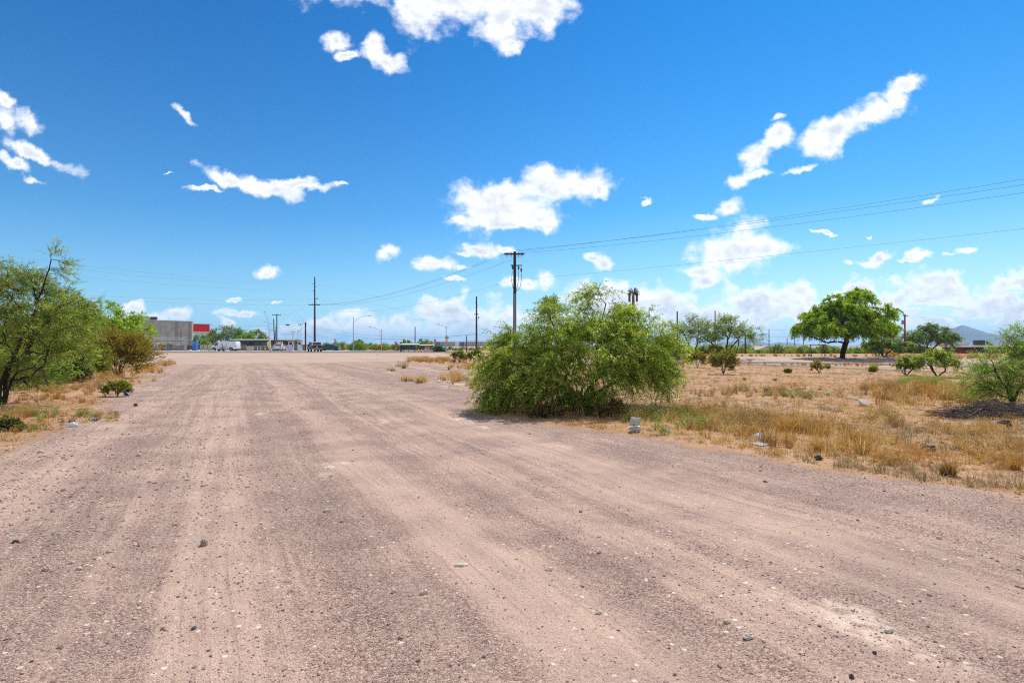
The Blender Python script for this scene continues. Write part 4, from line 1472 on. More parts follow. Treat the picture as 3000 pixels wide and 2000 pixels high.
# verge beyond the edges of the photograph
for x0, x1, y0, y1 in ((4, 26, -4, 16), (-24, -6, -4, 14)):
    n = 1500
    x, dd = gr.uniform(x0, x1, n), gr.uniform(y0, y1, n)
    inside = np.abs(x) > np.maximum(dd, 0) * .93
    mk = (poly_mask(x, dd, ROAD, np.full(n, .4)) < .3) & inside & (gr.random(n) < field_noise(x, dd))
    x, dd = x[mk], dd[mk]
    cc_ = np.array((STRAW, PALE, BROWN, GOLD))[gr.integers(4, size=len(x))]
    tuft_blades(Bs, x, dd, ground_height(x, dd), gr.uniform(.08, .38, len(x)), 34, 1.6, cc_, gr, .003, .8)
# scattered bits of dead plants on the soil
for n, x0, x1, W_, sgn in ((60000, 1380, 3200, FW, 1), (16000, -300, 520, None, 0)):
    px = gr.uniform(x0, x1, n)
    py = HZ + np.exp(gr.uniform(math.log(54), math.log(440), n))
    dd = EYE * F / (py - HZ)
    x = (px - 1500) / F * dd
    if sgn:
        mk = poly_mask(x, dd, FW, np.full(n, .5)) > gr.uniform(.2, .7, n)
    else:
        mk = poly_mask(x, dd, ROAD, np.full(n, .7)) < gr.uniform(.2, .75, n)
    mk &= gr.random(n) < .15 + .85 * field_noise(x * 1.7, dd * 1.7)
    x, dd = x[mk], dd[mk]
    n = len(x)
    D = gr.normal(size=(n, 3))
    D[:, 2] = np.abs(D[:, 2]) * .22
    sz = (.014 + .0016 * dd) * gr.uniform(.5, 2.2, n)
    V, Q = leaf_quads(np.stack([x, dd, ground_height(x, dd) + .006], -1), D, sz, sz * .22, gr)
    cl = np.array((STRAW, BROWN, GREY, PALE, BROWN * .6))[gr.integers(5, size=n)] * gr.uniform(.7, 1.2, (n, 1))
    Bs.add(V, np.repeat(cl, 4, 0), Q)
tag(link_mesh(Bs.mesh('straw_litter', M_GRASS), 'straw_litter'), 'flattened straw and small dead weeds covering the orange soil', 'ground cover', kind='stuff')


def tuft(px, py, wpx, hpx, cols, label, nb=220, lean=.9):
    q = loc_of(P(px, py))
    B = Big()
    H = np.full(1, hpx * q[1] / F)
    flecks(B, np.zeros(1), np.zeros(1), np.zeros(1), H, nb, np.array(cols)[:1], gr, .012)
    for c in cols:
        tuft_blades(B, np.zeros(1), np.zeros(1), np.zeros(1), H, nb / len(cols), .5 * wpx / hpx, c, gr, .0016 + .00022 * q[1], lean)
    o = link_mesh(B.mesh('grass_tuft', M_GRASS), 'grass_tuft', None, q)
    tag(o, label, 'grass tuft')


tuft(2778, 1388, 110, 62, (GOLD, BROWN, STRAW), 'spiky golden brown grass tuft standing alone at the gravel edge, right foreground', 420, .95)
tuft(2975, 1375, 70, 45, (GOLD, STRAW), 'golden tuft at the right frame edge behind the lone spiky tuft', 260, .9)
tuft(2395, 1322, 46, 30, (GOLD, BROWN), 'low dark based tuft at the gravel edge behind the flat grey board', 260, 1.0)
tuft(2312, 1310, 60, 26, (GOLD, STRAW), 'flat splayed orange tuft right of the grey board', 220, 1.3)
tuft(2505, 1338, 20, 14, (GOLD, BROWN), 'tiny orange tuft on the gravel, right', 90, 1.1)
tuft(2985, 1450, 26, 12, (GOLD, STRAW), 'small straw tuft on bare gravel near the right edge', 90, 1.2)
tuft(2228, 1373, 30, 9, (WEED, BROWN), 'little green sprig on the gravel below the grey board', 60, 1.4)
tuft(1148, 1088, 22, 12, (PALE, BROWN), 'small dry tuft alone on the left of the gravel corner', 80, 1.0)
tuft(1183, 1079, 34, 20, (GREY, PALE), 'half round greyish tuft on the purple gravel near the pale lot', 160, .8)
tuft(1190, 1117, 22, 24, (PALE, STRAW), 'thin upright straw tuft, left of two in the middle of the gravel', 90, .4)
tuft(1226, 1122, 36, 30, (STRAW, PALE), 'straw tuft with white litter at its foot, right of the thin one', 140, .5)
tuft(1380, 1137, 34, 14, (BROWN, STRAW), 'low brown tuft close to the left side of the big mesquite', 120, 1.1)
tuft(1315, 1083, 18, 16, (GREY, STRAW), 'small dark tuft on the gravel below the straw patch', 80, .8)
tuft(2340, 1262 - 120, 60, 14, (GREY, BROWN), 'low grey cushion of dead weed in the middle of the right field', 160, .9)
tuft(2270, 1114, 40, 12, (GREY, GREY), 'grey dead weed near the round creosote, farther one', 120, .9)
tuft(2180, 1112, 40, 12, (GREY, WEED), 'greenish grey weed below the round creosote', 120, .9)
# ---------------------------------------------------------------- shop, forecourt things
WALL = mat('stucco', (.40, .345, .285), .95, 0, .1, .16, .8, .004)
WALLB = mat('brown_base', (.16, .085, .07), .9, 0, .15, .15, 3.)
WHITE = mat('white_paint', (.78, .78, .77), .5, 0, .4, .05, 4.)
OFFW = mat('offwhite', (.70, .66, .58), .7, 0, .3, .08, 4.)
RED = mat('red_paint', (.74, .010, .010), .45, 0, .4, .06, 3.)
ORNG = mat('orange_paint', (.80, .26, .03), .5, 0, .4, .06, 3.)
BLUE = mat('blue_panel', (.03, .17, .50), .5, 0, .4, .12, 2.)
BLK = mat('black_plastic', (.015, .015, .017), .5, 0, .4, .1, 5.)
GALV = mat('galvanised_steel', (.42, .43, .44), .45, .5, .5, .12, 6.)
DKST = mat('dark_steel', (.06, .065, .07), .5, .4, .4, .1, 6.)
GLS = mat('dark_glass', (.02, .03, .035), .08, 0, .6, .05, 2.)
GLSG = mat('green_glass', (.03, .14, .11), .12, 0, .6, .1, 2.)
TYRE = mat('tyre_rubber', (.02, .02, .02), .9, 0, .1, .1, 9.)
RIM = mat('wheel_rim', (.24, .24, .25), .35, .7, .5, .05, 9.)
WOODP = mat('pole_wood', (.075, .045, .032), .9, 0, .1, .3, 5.)
SIGNY = mat('sign_orange', (.85, .30, .01), .5, 0, .3, .04, 5.)
SIGNR = mat('sign_red', (.55, .01, .02), .5, 0, .3, .04, 5.)
SIGNYEL = mat('sign_yellow', (.85, .62, .02), .5, 0, .3, .04, 5.)
INS = mat('insulator', (.25, .22, .20), .4, 0, .5, .1, 9.)

# the shop stands obliquely; its front faces right
A0, A1 = at(380, 1027, 122), at(565, 1027, 133)
ang = math.atan2(A1[1] - A0[1], A1[0] - A0[0])
Lw = math.hypot(A1[0] - A0[0], A1[1] - A0[1]) + 12
sx0 = A1[0]
sy0 = A1[1]
bz = float(gz(sx0, sy0))
shop = empty('convenience_store', (sx0, sy0, bz), ang, 'long grey stucco shop with brown base and red canopy at far left', 'building')
# local frame: x along the side wall (negative to the left), y away from us
HT = 6.7
MB().box((-Lw / 2, 9, .55 + (HT - .55) / 2), (Lw, 18, HT - .55)).obj('wall', WALL, shop)
MB().box((-Lw / 2, 9, .60 + .0), (Lw + .10, 18.1, 1.20)).obj('base_band', WALLB, shop)
MB().box((-Lw / 2, 9, HT + .06), (Lw + .16, 18.16, .13)).obj('parapet_cap', mat('cap_metal', (.5, .49, .47), .6), shop)
MB().box((-.10, -.03, HT / 2 + .6), (.30, .10, HT - 1.25)).obj('lit_corner_strip', OFFW, shop)  # pale strip paints the thin sunlit edge at the wall corner
mb = MB()
for xx in (-.78,):
    mb.box((xx, -.06, HT / 2 + .55), (.12, .12, HT - 1.3))
mb.box((-3.7, -.05, HT * .62), (.42, .1, HT * .75)).box((-2.7, -.04, HT * .45), (.3, .08, HT * .35))  # includes the pilaster band, its shade put into the darker grey
mb.obj('downpipe_pilaster', mat('pipe_and_shade_grey', (.25, .24, .235), .7), shop)
mb = MB()
mb.box((-10.2, -.03, HT * .52), (1.1, .05, .7)).obj('wall_notice', mat('faded_mauve', (.52, .50, .60), .8), shop)
MB().box((-10.6, -.2, HT - .25), (.8, .4, .35)).obj('wall_lamp', mat('lamp_box', (.45, .42, .36), .6), shop)
ru = MB().box((-8.3, 1.2, HT + .5), (1.3, 1.6, .65)).box((-7.55, 1.2, HT + .5), (.12, 1.5, .5))
ru.obj('rooftop_unit', mat('rooftop_dark', (.09, .05, .05), .6), shop)
MB().box((-9.2, 1.2, HT + .45), (.35, 1.5, .75)).obj('rooftop_duct', mat('duct_green', (.35, .48, .44), .6), shop)
can = MB().box((2.3, 9.0, 5.32), (4.6, 15.5, 1.78)).obj('canopy', RED, shop)
MB().box((2.5, 9.0, 6.29), (5.2, 16, .16)).obj('canopy_roof', mat('canopy_metal', (.55, .55, .55), .5), can)
MB().box((2.3, 9.0, 4.37), (4.64, 15.54, .16)).obj('canopy_stripe', WHITE, can)
MB().box((2.3, 9.0, 4.23), (4.65, 15.56, .13)).obj('canopy_stripe', ORNG, can)
MB().box((2.3, 9.0, 4.13), (4.55, 15.4, .06)).obj('soffit', mat('soffit_beige', (.66, .55, .42), .8), can)
MB().box((.03, 8, 1.7), (.08, 10, 2.6)).obj('shop_window', GLSG, shop)


def plc(px, py, d):
    return (*G(px, d)[:2], G(px, d)[2])


d0 = 124
# blue wrapped kiosk at the corner
o = empty('ice_kiosk', G(572, 131), 0, 'tall blue vending kiosk at the right corner of the shop', 'kiosk')
MB().bevbox((0, 0, 1.15), (.95, .9, 2.3), .06).obj('body', BLUE, o)
MB().box((-.12, 0, 2.42), (.55, .6, .24), 0, .8).cyl((-.15, 0, 2.5), (-.15, 0, 3.0), .07).obj('dark_top', BLK, o)
MB().box((0, -.47, 1.75), (.5, .03, .12)).obj('label_strip', ORNG, o)
# chain link enclosure: frame of rails and posts, mesh panels of thin wire
fx = [at(382, 1020, 118)[0], at(484, 1020, 119)[0], at(547, 1020, 120)[0]]
root = empty('chain_link_fence', (fx[0], 118.5, .45), 0, 'tall chain link enclosure with steel posts against the shop wall', 'fence')
Lf = fx[2] - fx[0]
FH = 2.9
mb = MB()
mb.cyl((0, 0, FH), (Lf, 1.2, FH), .035, n=6)
mb.cyl((2.5, 2.6, FH - .5), (Lf, 3.8, FH - .5), .03, n=6)
mb.obj('top_rail', GALV, root)
for xx, r in ((0, .05), (fx[1] - fx[0], .05), (Lf - .15, .13), (Lf + .12, .07), (2.6, .05)):
    MB().cyl((xx, 1.2 * xx / Lf, 0), (xx, 1.2 * xx / Lf, FH + .03), r, n=8).ball((xx, 1.2 * xx / Lf, FH + .06), (r, r, .05)).obj('post', GALV, root)
mb = MB()
nx = int(Lf / .16)
for i in range(-18, nx):
    for sgn in (0, 1):
        x0, x1 = i * .16, i * .16 + FH
        a, c = max(x0, 0), min(x1, Lf)
        if c - a < .2:
            continue
        z0, z1 = (a - x0), (c - x0)
        if sgn:
            z0, z1 = FH - z0, FH - z1
        mb.cyl((a, 1.2 * a / Lf, z0), (c, 1.2 * c / Lf, z1), .004, n=3)
mb.obj('wire_mesh', GALV, root)
mb = MB().box((Lf * .5, 4.2, FH - .75), (Lf * .62, .12, .12))
mb.obj('inner_beam', DKST, root)


def simple(name, px, d, label, cat, parts, group=None, rz=0., z=0.):
    g_ = G(px, d)
    o = empty(name, (g_[0], g_[1], g_[2] + z), rz, label, cat, group)
    for (nm, mb, m) in parts:
        mb.obj(nm, m, o)
    return o


simple('display_board', 459, 122, 'white fronted board standing inside the chain link enclosure', 'board',
       [('panel', MB().bevbox((0, 0, .95), (1.15, .25, 1.5), .05), mat('board_white', (.62, .64, .74), .5)), ('lower_panel', MB().box((-.2, -.14, .55), (.6, .05, .85)), mat('board_purple', (.05, .03, .12), .6)), ('foot', MB().box((-.45, 0, .1), (.1, .5, .2)).box((.45, 0, .1), (.1, .5, .2)), DKST)])
simple('fire_box', 470, 121, 'small red cabinet between the white board and the black bins', 'cabinet', [('body', MB().bevbox((0, 0, .62), (.32, .4, 1.2), .04), RED), ('cap', MB().box((0, 0, 1.27), (.38, .46, .08)), DKST)])
for px_, h_, lb in ((477.5, 1.35, 'black wheeled bin just right of the red cabinet'), (497.5, 1.5, 'taller black bin at the middle of the shop wall'), (488, .95, 'low dark bin between the two tall black bins')):
    simple('waste_bin', px_, 122, lb, 'bin', [('body', MB().bevbox((0, 0, h_ * .5), (.80, .7, h_ * .9), .06), BLK), ('lid', MB().box((0, -.02, h_ * .97), (.86, .78, .09)), BLK), ('wheel', MB().cyl((-.4, -.3, .1), (-.34, -.3, .1), .1), TYRE), ('handle', MB().cyl((-.3, -.42, h_ * .85), (.3, -.42, h_ * .85), .03), DKST)])
simple('white_bag', 557, 121, 'small white sack lying at the foot of the shop wall', 'bag', [('sack', MB().ball((0, 0, .12), (.35, .22, .14), 9, 6, .15, random.Random(1)), WHITE)])
simple('white_bag', 625, 112, 'small white sack on the kerb in front of the van', 'bag', [('sack', MB().ball((0, 0, .1), (.42, .22, .12), 9, 6, .15, random.Random(4)), WHITE)])
BOL = 'first grey steel bollard counting from the shop towards the van'
bl = None
for i, px_ in enumerate((588, 594, 600, 604, 610, 613, 617)):
    if bl is None:
        bl = simple('bollard', px_, 119, BOL, 'bollard', [('post', MB().cyl((0, 0, 0), (0, 0, 1.2), .12, n=12).ball((0, 0, 1.2), (.12, .12, .08), 12, 6), mat('bollard_grey', (.40, .40, .38), .6))], 'bollards between shop and van')
    else:
        copy_thing(bl, G(px_, 119 + (i % 2) * 2.2), 0, 1.0, ('', 'second', 'third', 'fourth', 'fifth', 'sixth', 'last')[i] + ' grey steel bollard counting from the shop towards the van')
simple('bollard', 777, 117, 'yellow and black banded bollard between the red car and the flag', 'bollard', [('post', MB().cyl((0, 0, 0), (0, 0, 1.15), .13, n=12), BLK)] + [('yellow_band', MB().cyl((0, 0, z_), (0, 0, z_ + .14), .142, n=12), SIGNYEL) for z_ in (.1, .37, .64, .91)])
simple('marker_post', 755, 118, 'thin white marker post left of the orange topped one', 'post', [('post', MB().cyl((0, 0, 0), (0, 0, .9), .05), WHITE), ('cap', MB().ball((0, 0, .9), (.06, .06, .05)), WHITE)])
simple('marker_post', 764, 118, 'thin white marker post with an orange top', 'post', [('post', MB().cyl((0, 0, 0), (0, 0, .9), .05), WHITE), ('orange_top', MB().cyl((0, 0, .85), (0, 0, 1.15), .07), SIGNY)])
simple('planter_wall', 732, 119, 'low beige block beside the red car', 'wall', [('block', MB().bevbox((0, 0, .45), (1.4, .5, .9), .08), mat('beige_block', (.5, .42, .33), .9)), ('cap', MB().box((0, 0, .93), (1.5, .6, .07)), OFFW)])
# low wall behind
o = empty('boundary_wall', G(800, 126), 0, 'low grey boundary wall running behind the red sign and flag', 'wall')
MB().box((-.5, 0, .55), (15, .2, 1.1)).obj('wall', mat('dark_block', (.17, .16, .15), .9), o)
MB().box((-.5, 0, 1.13), (15.2, .28, .06)).obj('coping', mat('coping', (.3, .28, .26), .9), o)
o = empty('mobile_home', G(800, 134), math.radians(3), 'long low dark green building with flat pale roof behind the fuel pumps', 'building')
MB().box((-1.5, 0, 1.15), (14, 5, 2.3)).obj('wall', mat('dark_green_wall', (.06, .085, .07), .8), o)
MB().prism([(-3, 2.3), (3, 2.3), (3, 2.38), (0, 2.7), (-3, 2.38)], 'x', -8.8, 5.8).obj('roof', mat('pale_green_roof', (.20, .23, .17), .7), o)
for xx in (-7, -4, -1, 2, 4.5):
    f = MB().box((xx, -2.53, 1.5), (1.2, .06, .9)).obj('window', GLS, o)
    MB().box((xx, -2.57, 1.02), (1.3, .08, .06)).obj('sill', OFFW, f)


# ---------------------------------------------------------------- vehicles
def vehicle(name, label, px, d, rz, L, Wd, prof, glass, wheels, paint, cat='car', group=None, top=None, zoff=0., extra=None, wr=.33):
    """prof: side outline (x along length, nose at +x). glass: list of (polygon) side windows. Everything in metres, x centred"""
    g_ = G(px, d)
    o = empty(name, (g_[0], g_[1], g_[2] + zoff), rz, label, cat, group)
    # body with tumblehome: outline extruded in slices
    zs = [q[1] for q in prof]
    zb = max(zs)

    def half(z):
        t = max(0., (z - .55 * zb) / (.45 * zb))
        return Wd / 2 * (1 - .14 * t) if cat == 'car' else Wd / 2 * (1 - .07 * t)
    n = len(prof)
    vs = []
    for sgn in (-1, 1):
        for x, z in prof:
            vs.append((x, sgn * half(z), z))
    vin = []
    for sgn in (-1, 1):
        for x, z in prof:
            vs.append((x, sgn * (half(z) - .07), z + (.035 if z > zb * .5 else -.0)))
    fs = [tuple(range(n))[::-1] if False else tuple(range(n)), tuple(range(2 * n - 1, n - 1, -1))]
    mb = MB()
    mb.v = vs[:2 * n]
    mb.f = fs + [(k, n + k, n + (k + 1) % n, (k + 1) % n) for k in range(n)]
    body = mb.obj('body', paint, o, bevel=.035)
    for poly in glass:
        for sgn in (-1, 1):
            m2 = MB()
            a = [(x, sgn * (half(z) + .004), z) for x, z in poly]
            b = [(x, sgn * (half(z) - .05), z) for x, z in poly]
            k = len(poly)
            m2.add(a + b, [tuple(range(k)), tuple(range(2 * k - 1, k - 1, -1))] + [(i, k + i, k + (i + 1) % k, (i + 1) % k) for i in range(k)])
            m2.obj('side_window', GLS, o)
    for wx in wheels:
        for sgn in (-1, 1):
            y0, y1 = sgn * (Wd / 2 - .24), sgn * (Wd / 2 + .012)
            whl = MB().cyl((wx, y0, wr), (wx, y1, wr), wr, n=20).obj('wheel', TYRE, o)
            MB().cyl((wx, y1, wr), (wx, y1 + sgn * .02, wr), wr * .62, wr * .5, n=14).obj('rim', RIM, whl)
            MB().prism([(wx + (wr + .08) * math.cos(a_), wr + (wr + .08) * math.sin(a_)) for a_ in [math.pi * i / 10 for i in range(11)]], 'y', sgn * (Wd / 2 - .10), sgn * (Wd / 2 + .005)).obj('wheel_arch', BLK, o)
    if extra:
        extra(o, half)
    return o


HL = mat('headlamp', (.8, .8, .8), .15, 0, .6, .02, 3.)
TL = mat('tail_lamp', (.45, .01, .01), .2, 0, .5, .02, 3.)
CHR = mat('chrome', (.36, .36, .38), .3, .7, .5, .05, 3.)


def van_extra(o, half):
    MB().box((2.86, 0, .50), (.12, 1.75, .24)).obj('bumper', CHR, o)
    MB().box((-2.84, 0, .50), (.12, 1.8, .2)).obj('bumper', CHR, o)
    for s in (-1, 1):
        MB().box((2.80, s * .72, .88), (.08, .3, .2)).obj('headlight', HL, o)
        MB().box((1.55, s * 1.1, 1.2), (.1, .16, .26)).obj('mirror', BLK, o)
        MB().box((-2.80, s * .85, 1.1), (.06, .12, .45)).obj('tail_light', TL, o)
    MB().add([(2.08, -.78, 1.2), (2.08, .78, 1.2), (1.36, .72, 1.86), (1.36, -.72, 1.86), (2.04, -.78, 1.17), (2.04, .78, 1.17), (1.32, .72, 1.83), (1.32, -.72, 1.83)],
             [(0, 1, 2, 3), (7, 6, 5, 4), (0, 4, 5, 1), (1, 5, 6, 2), (2, 6, 7, 3), (3, 7, 4, 0)]).obj('windscreen', GLS, o)


vanp = [(-2.82, .38), (2.78, .38), (2.84, .70), (2.80, 1.0), (2.66, 1.10), (2.10, 1.20), (1.42, 1.88), (1.25, 1.98), (.9, 2.04), (-2.5, 2.04), (-2.72, 1.94), (-2.82, 1.2)]
vehicle('cargo_van', 'white cargo van without rear side windows parked facing left', 660, 120, math.pi - .03, 5.7, 2.0, vanp,
        [[(1.05, 1.22), (1.88, 1.22), (1.42, 1.76), (1.05, 1.80)]], (1.85, -1.75), mat('van_white', (.72, .73, .75), .3, 0, .5, .03, 2.), 'van', extra=van_extra, wr=.36)


def sedan(name, label, px, d, rz, col, sc=1., group=None):
    pr = [(-2.3, .3), (2.3, .3), (2.36, .55), (2.28, .78), (1.25, .95), (.55, 1.36), (.2, 1.43), (-.75, 1.43), (-1.1, 1.36), (-1.75, 1.04), (-2.25, .98), (-2.36, .6)]

    def ex(o, half):
        for s in (-1, 1):
            MB().box((2.3, s * .68, .68), (.1, .36, .14)).obj('headlight', HL, o)
            MB().box((-2.32, s * .70, .80), (.08, .38, .16)).obj('tail_light', TL, o)
            MB().box((.95, s * .95, 1.0), (.14, .14, .11)).obj('mirror', paint, o)
        MB().box((-2.37, 0, .42), (.10, 1.6, .2)).obj('bumper', mat('bumper_grey', (.3, .3, .31), .5), o)
        MB().box((-2.40, 0, .74), (.02, .5, .16)).obj('licence_plate', WHITE, o)
        for (x0, z0, x1, z1, w0, w1, nm) in ((1.2, .99, .58, 1.34, .76, .66, 'windscreen'), (-1.72, 1.07, -1.13, 1.345, .74, .64, 'rear_window')):
            e = .02 if x0 > 0 else -.02
            MB().add([(x0 + e, -w0, z0 + .02), (x0 + e, w0, z0 + .02), (x1 + e, w1, z1 + .02), (x1 + e, -w1, z1 + .02), (x0 - e, -w0, z0 - .03), (x0 - e, w0, z0 - .03), (x1 - e, w1, z1 - .03), (x1 - e, -w1, z1 - .03)],
                     [(0, 1, 2, 3), (7, 6, 5, 4), (0, 4, 5, 1), (1, 5, 6, 2), (2, 6, 7, 3), (3, 7, 4, 0)]).obj(nm, GLS, o)
    paint = mat('paint_' + name + str(px), col, .28, .2, .5, .03, 2.)
    return vehicle(name, label, px, d, rz, 4.7, 1.8, pr, [[(-.15, .98), (.95, .98), (.52, 1.30), (-.15, 1.36)], [(-1.55, 1.03), (-.23, .98), (-.23, 1.36), (-.95, 1.34)]], (1.42, -1.38), paint, 'car', group, extra=ex)


sedan('parked_car', 'silver white sedan seen from behind, left of the fuel pumps', 819, 119, math.radians(100), (.62, .65, .72))
sedan('parked_car', 'low red car mostly hidden behind the white van', 712, 131, math.radians(175), (.60, .02, .03))
sedan('parked_car', 'dark sedan between the two fuel pumps', 866, 128, math.radians(80), (.03, .035, .04))
sedan('parked_car', 'silver car behind the right fuel pump', 889, 131, math.radians(95), (.5, .52, .55))
sedan('parked_car', 'dark green sedan right of the pickup, facing left', 965, 128, math.radians(176), (.015, .05, .06))
sedan('parked_car', 'pale car behind the dark green sedan and the feather flag', 984, 140, math.radians(150), (.40, .5, .6))


def pk_extra(o, half):
    # white camper shell over the bed
    mb = MB()
    V = []
    for x in (-2.55, -.55):
        for y, z in ((-.92, 1.17), (.92, 1.17), (.74, 1.84), (-.74, 1.84)):
            V.append((x + (.12 if z > 1.5 and x < -2 else 0), y, z))
    mb.add(V, [(3, 2, 1, 0), (4, 5, 6, 7), (0, 1, 5, 4), (1, 2, 6, 5), (2, 3, 7, 6), (3, 0, 4, 7)])
    sh_ = mb.obj('camper_shell', mat('shell_white', (.74, .74, .76), .35), o, bevel=.05)
    MB().add([(-2.57, -.76, 1.26), (-2.57, .76, 1.26), (-2.47, .64, 1.72), (-2.47, -.64, 1.72), (-2.53, -.76, 1.26), (-2.53, .76, 1.26), (-2.43, .64, 1.72), (-2.43, -.64, 1.72)],
             [(3, 2, 1, 0), (4, 5, 6, 7), (0, 1, 5, 4), (1, 2, 6, 5), (2, 3, 7, 6), (3, 0, 4, 7)]).obj('rear_window', GLS, sh_)
    for s in (-1, 1):
        MB().add([(-2.3, s * .905, 1.26), (-.75, s * .905, 1.26), (-.75, s * .80, 1.68), (-2.2, s * .80, 1.68), (-2.3, s * .86, 1.26), (-.75, s * .86, 1.26), (-.75, s * .74, 1.68), (-2.2, s * .74, 1.68)],
                 [(0, 1, 2, 3), (7, 6, 5, 4), (0, 4, 5, 1), (1, 5, 6, 2), (2, 6, 7, 3), (3, 7, 4, 0)]).obj('shell_window', GLS, sh_)
        MB().box((-2.6, s * .86, .95), (.08, .16, .4)).obj('tail_light', TL, o)
        MB().box((1.0, s * 1.05, 1.25), (.1, .2, .25)).obj('mirror', BLK, o)
    MB().box((-2.72, 0, .56), (.18, 1.9, .2)).obj('bumper', CHR, o)
    MB().box((-2.64, 0, .88), (.03, 1.3, .5)).obj('tailgate', mat('tailgate_maroon', (.05, .012, .018), .4), o)
    MB().box((-2.66, 0, .86), (.02, .34, .15)).obj('licence_plate', WHITE, o)


pkp = [(-2.6, .45), (2.6, .45), (2.66, .8), (2.55, 1.08), (1.35, 1.18), (.85, 1.72), (.5, 1.80), (-.35, 1.80), (-.5, 1.16), (-2.6, 1.16)]
vehicle('pickup_truck', 'dark pickup truck with white camper shell at the edge of the lot', 922, 106, math.radians(118), 5.3, 1.95, pkp,
        [[(-.3, 1.22), (1.15, 1.22), (.78, 1.66), (-.3, 1.70)]], (1.7, -1.6), mat('pickup_blue', (.018, .02, .04), .3, .2, .5, .03, 2.), 'pickup', extra=pk_extra, wr=.40)

# ---------------------------------------------------------------- fuel pumps, signs
def pump(px, d, w_, h_, label, mcol):
    parts = [('housing', MB().bevbox((0, 0, h_ * .45), (w_, .6, h_ * .9), .05), mcol),
             ('orange_cap', MB().box((0, 0, h_ * .94), (w_ * 1.25, .8, .14)), mat('pump_cap', (.62, .25, .10), .5)),
             ('display', MB().box((0, -.31, h_ * .72), (w_ * .55, .04, .45)), BLK),
             ('nozzle', MB().cyl((w_ * .4, -.36, h_ * .45), (w_ * .4, -.36, h_ * .62), .05), DKST),
             ('hose', MB().tube([(w_ * .4, -.36, h_ * .45), (w_ * .7, -.4, h_ * .2), (w_ * .8, -.35, h_ * .35), (w_ * .55, -.3, h_ * .7)], .025, 5), BLK)]
    return simple('fuel_pump', px, d, label, 'fuel pump', parts)


pump(853, 117, 1.05, 2.15, 'left pale fuel pump with orange cap', mat('pump_lilac', (.55, .56, .66), .5))
pump(879, 117, .85, 2.2, 'right fuel pump with black display and hose', mat('pump_white', (.66, .66, .68), .5))
o = simple('forecourt_sign', 818, 121, 'square red sign with white circle and letter on the shop forecourt', 'sign',
           [('cabinet', MB().bevbox((0, 0, 1.35), (1.25, .5, 1.3), .04), WHITE), ('post', MB().box((-.3, 0, .35), (.14, .2, .7)).box((.3, 0, .35), (.14, .2, .7)), GALV)], rz=.25)
MB().box((.03, -.27, 1.35), (1.10, .05, 1.18)).obj('red_face', RED, o)
ring = MB()
N_ = 24
for i in range(N_):
    a0_, a1_ = 2 * math.pi * i / N_, 2 * math.pi * (i + 1) / N_
    V = []
    for r_ in (.27, .40):
        for a_ in (a0_, a1_):
            V.append((.03 + r_ * math.cos(a_), -.30, 1.35 + r_ * 1.1 * math.sin(a_)))
    ring.add(V + [(x, y + .02, z) for x, y, z in V], [(0, 2, 3, 1), (4, 5, 7, 6)])
ring.obj('circle_emblem', WHITE, o)
MB().prism([(-.10, 1.12), (-.03, 1.12), (-.03, 1.30), (.10, 1.12), (.19, 1.12), (.05, 1.34), (.19, 1.56), (.10, 1.56), (-.03, 1.40), (-.03, 1.57), (-.10, 1.57)], 'y', -.315, -.29).obj('letter', WHITE, o)
simple('price_sign', 841, 117, 'small red and white board on a white stand beside the sedan', 'sign',
       [('board', MB().bevbox((0, 0, 1.1), (.55, .12, .42), .03), SIGNR), ('text_panel', MB().box((0, -.07, 1.12), (.42, .03, .16)), WHITE), ('stand', MB().box((-.18, 0, .45), (.07, .1, .9)).box((.18, 0, .45), (.07, .1, .9)).box((0, 0, .5), (.4, .06, .5)), WHITE)])
# feather flag left of the red sign
o = simple('feather_flag', 788, 113, 'leaning white feather banner with yellow patch left of the red sign', 'flag',
           [('sail', MB().prism([(.15, .4), (.45, .8), (.42, 1.4), (.18, 1.85), (-.25, 2.0), (-.42, 1.75), (-.38, 1.2), (-.1, .7)], 'y', -.02, .02), mat('banner_cream', (.68, .60, .50), .8)),
            ('yellow_patch', MB().prism([(.38, 1.05), (.36, 1.5), (.12, 1.78), (-.02, 1.4)], 'y', -.035, .035), mat('banner_lime', (.68, .70, .02), .7)), ('pole', MB().tube([(.2, 0, 0), (.1, 0, .6), (-.3, 0, 1.9)], .03, 5), GALV), ('base', MB().bevbox((.3, 0, .3), (.55, .4, .65), .1), mat('banner_base', (.50, .40, .36), .8))])
o = simple('feather_flag', 983, 135, 'tall pale purple feather banner right of the pickup', 'flag',
           [('sail', MB().prism([(.25, .6), (.32, 1.8), (.15, 2.6), (-.15, 3.0), (-.38, 2.85), (-.30, 1.6), (-.12, .6)], 'y', -.02, .02), mat('banner_mauve', (.60, .55, .66), .8)),
            ('stripe', MB().prism([(.16, .9), (.2, 1.8), (.04, 2.5), (-.02, 1.6)], 'y', -.03, .03), mat('banner_purple', (.24, .07, .2), .8)), ('pole', MB().tube([(.1, 0, 0), (.3, 0, 1.4), (.1, 0, 2.7), (-.3, 0, 3.05)], .025, 5), GALV)])


def sign_diamond(name, px, d, zc, s, m, label, extra=()):
    return simple(name, px, d, label, 'road sign', [('panel', MB().prism([(0, zc - s), (s, zc), (0, zc + s), (-s, zc)], 'y', -.03, .0), m), ('post', MB().cyl((0, .04, 0), (0, .04, zc + s * .6), .04, n=6), GALV)] + list(extra))


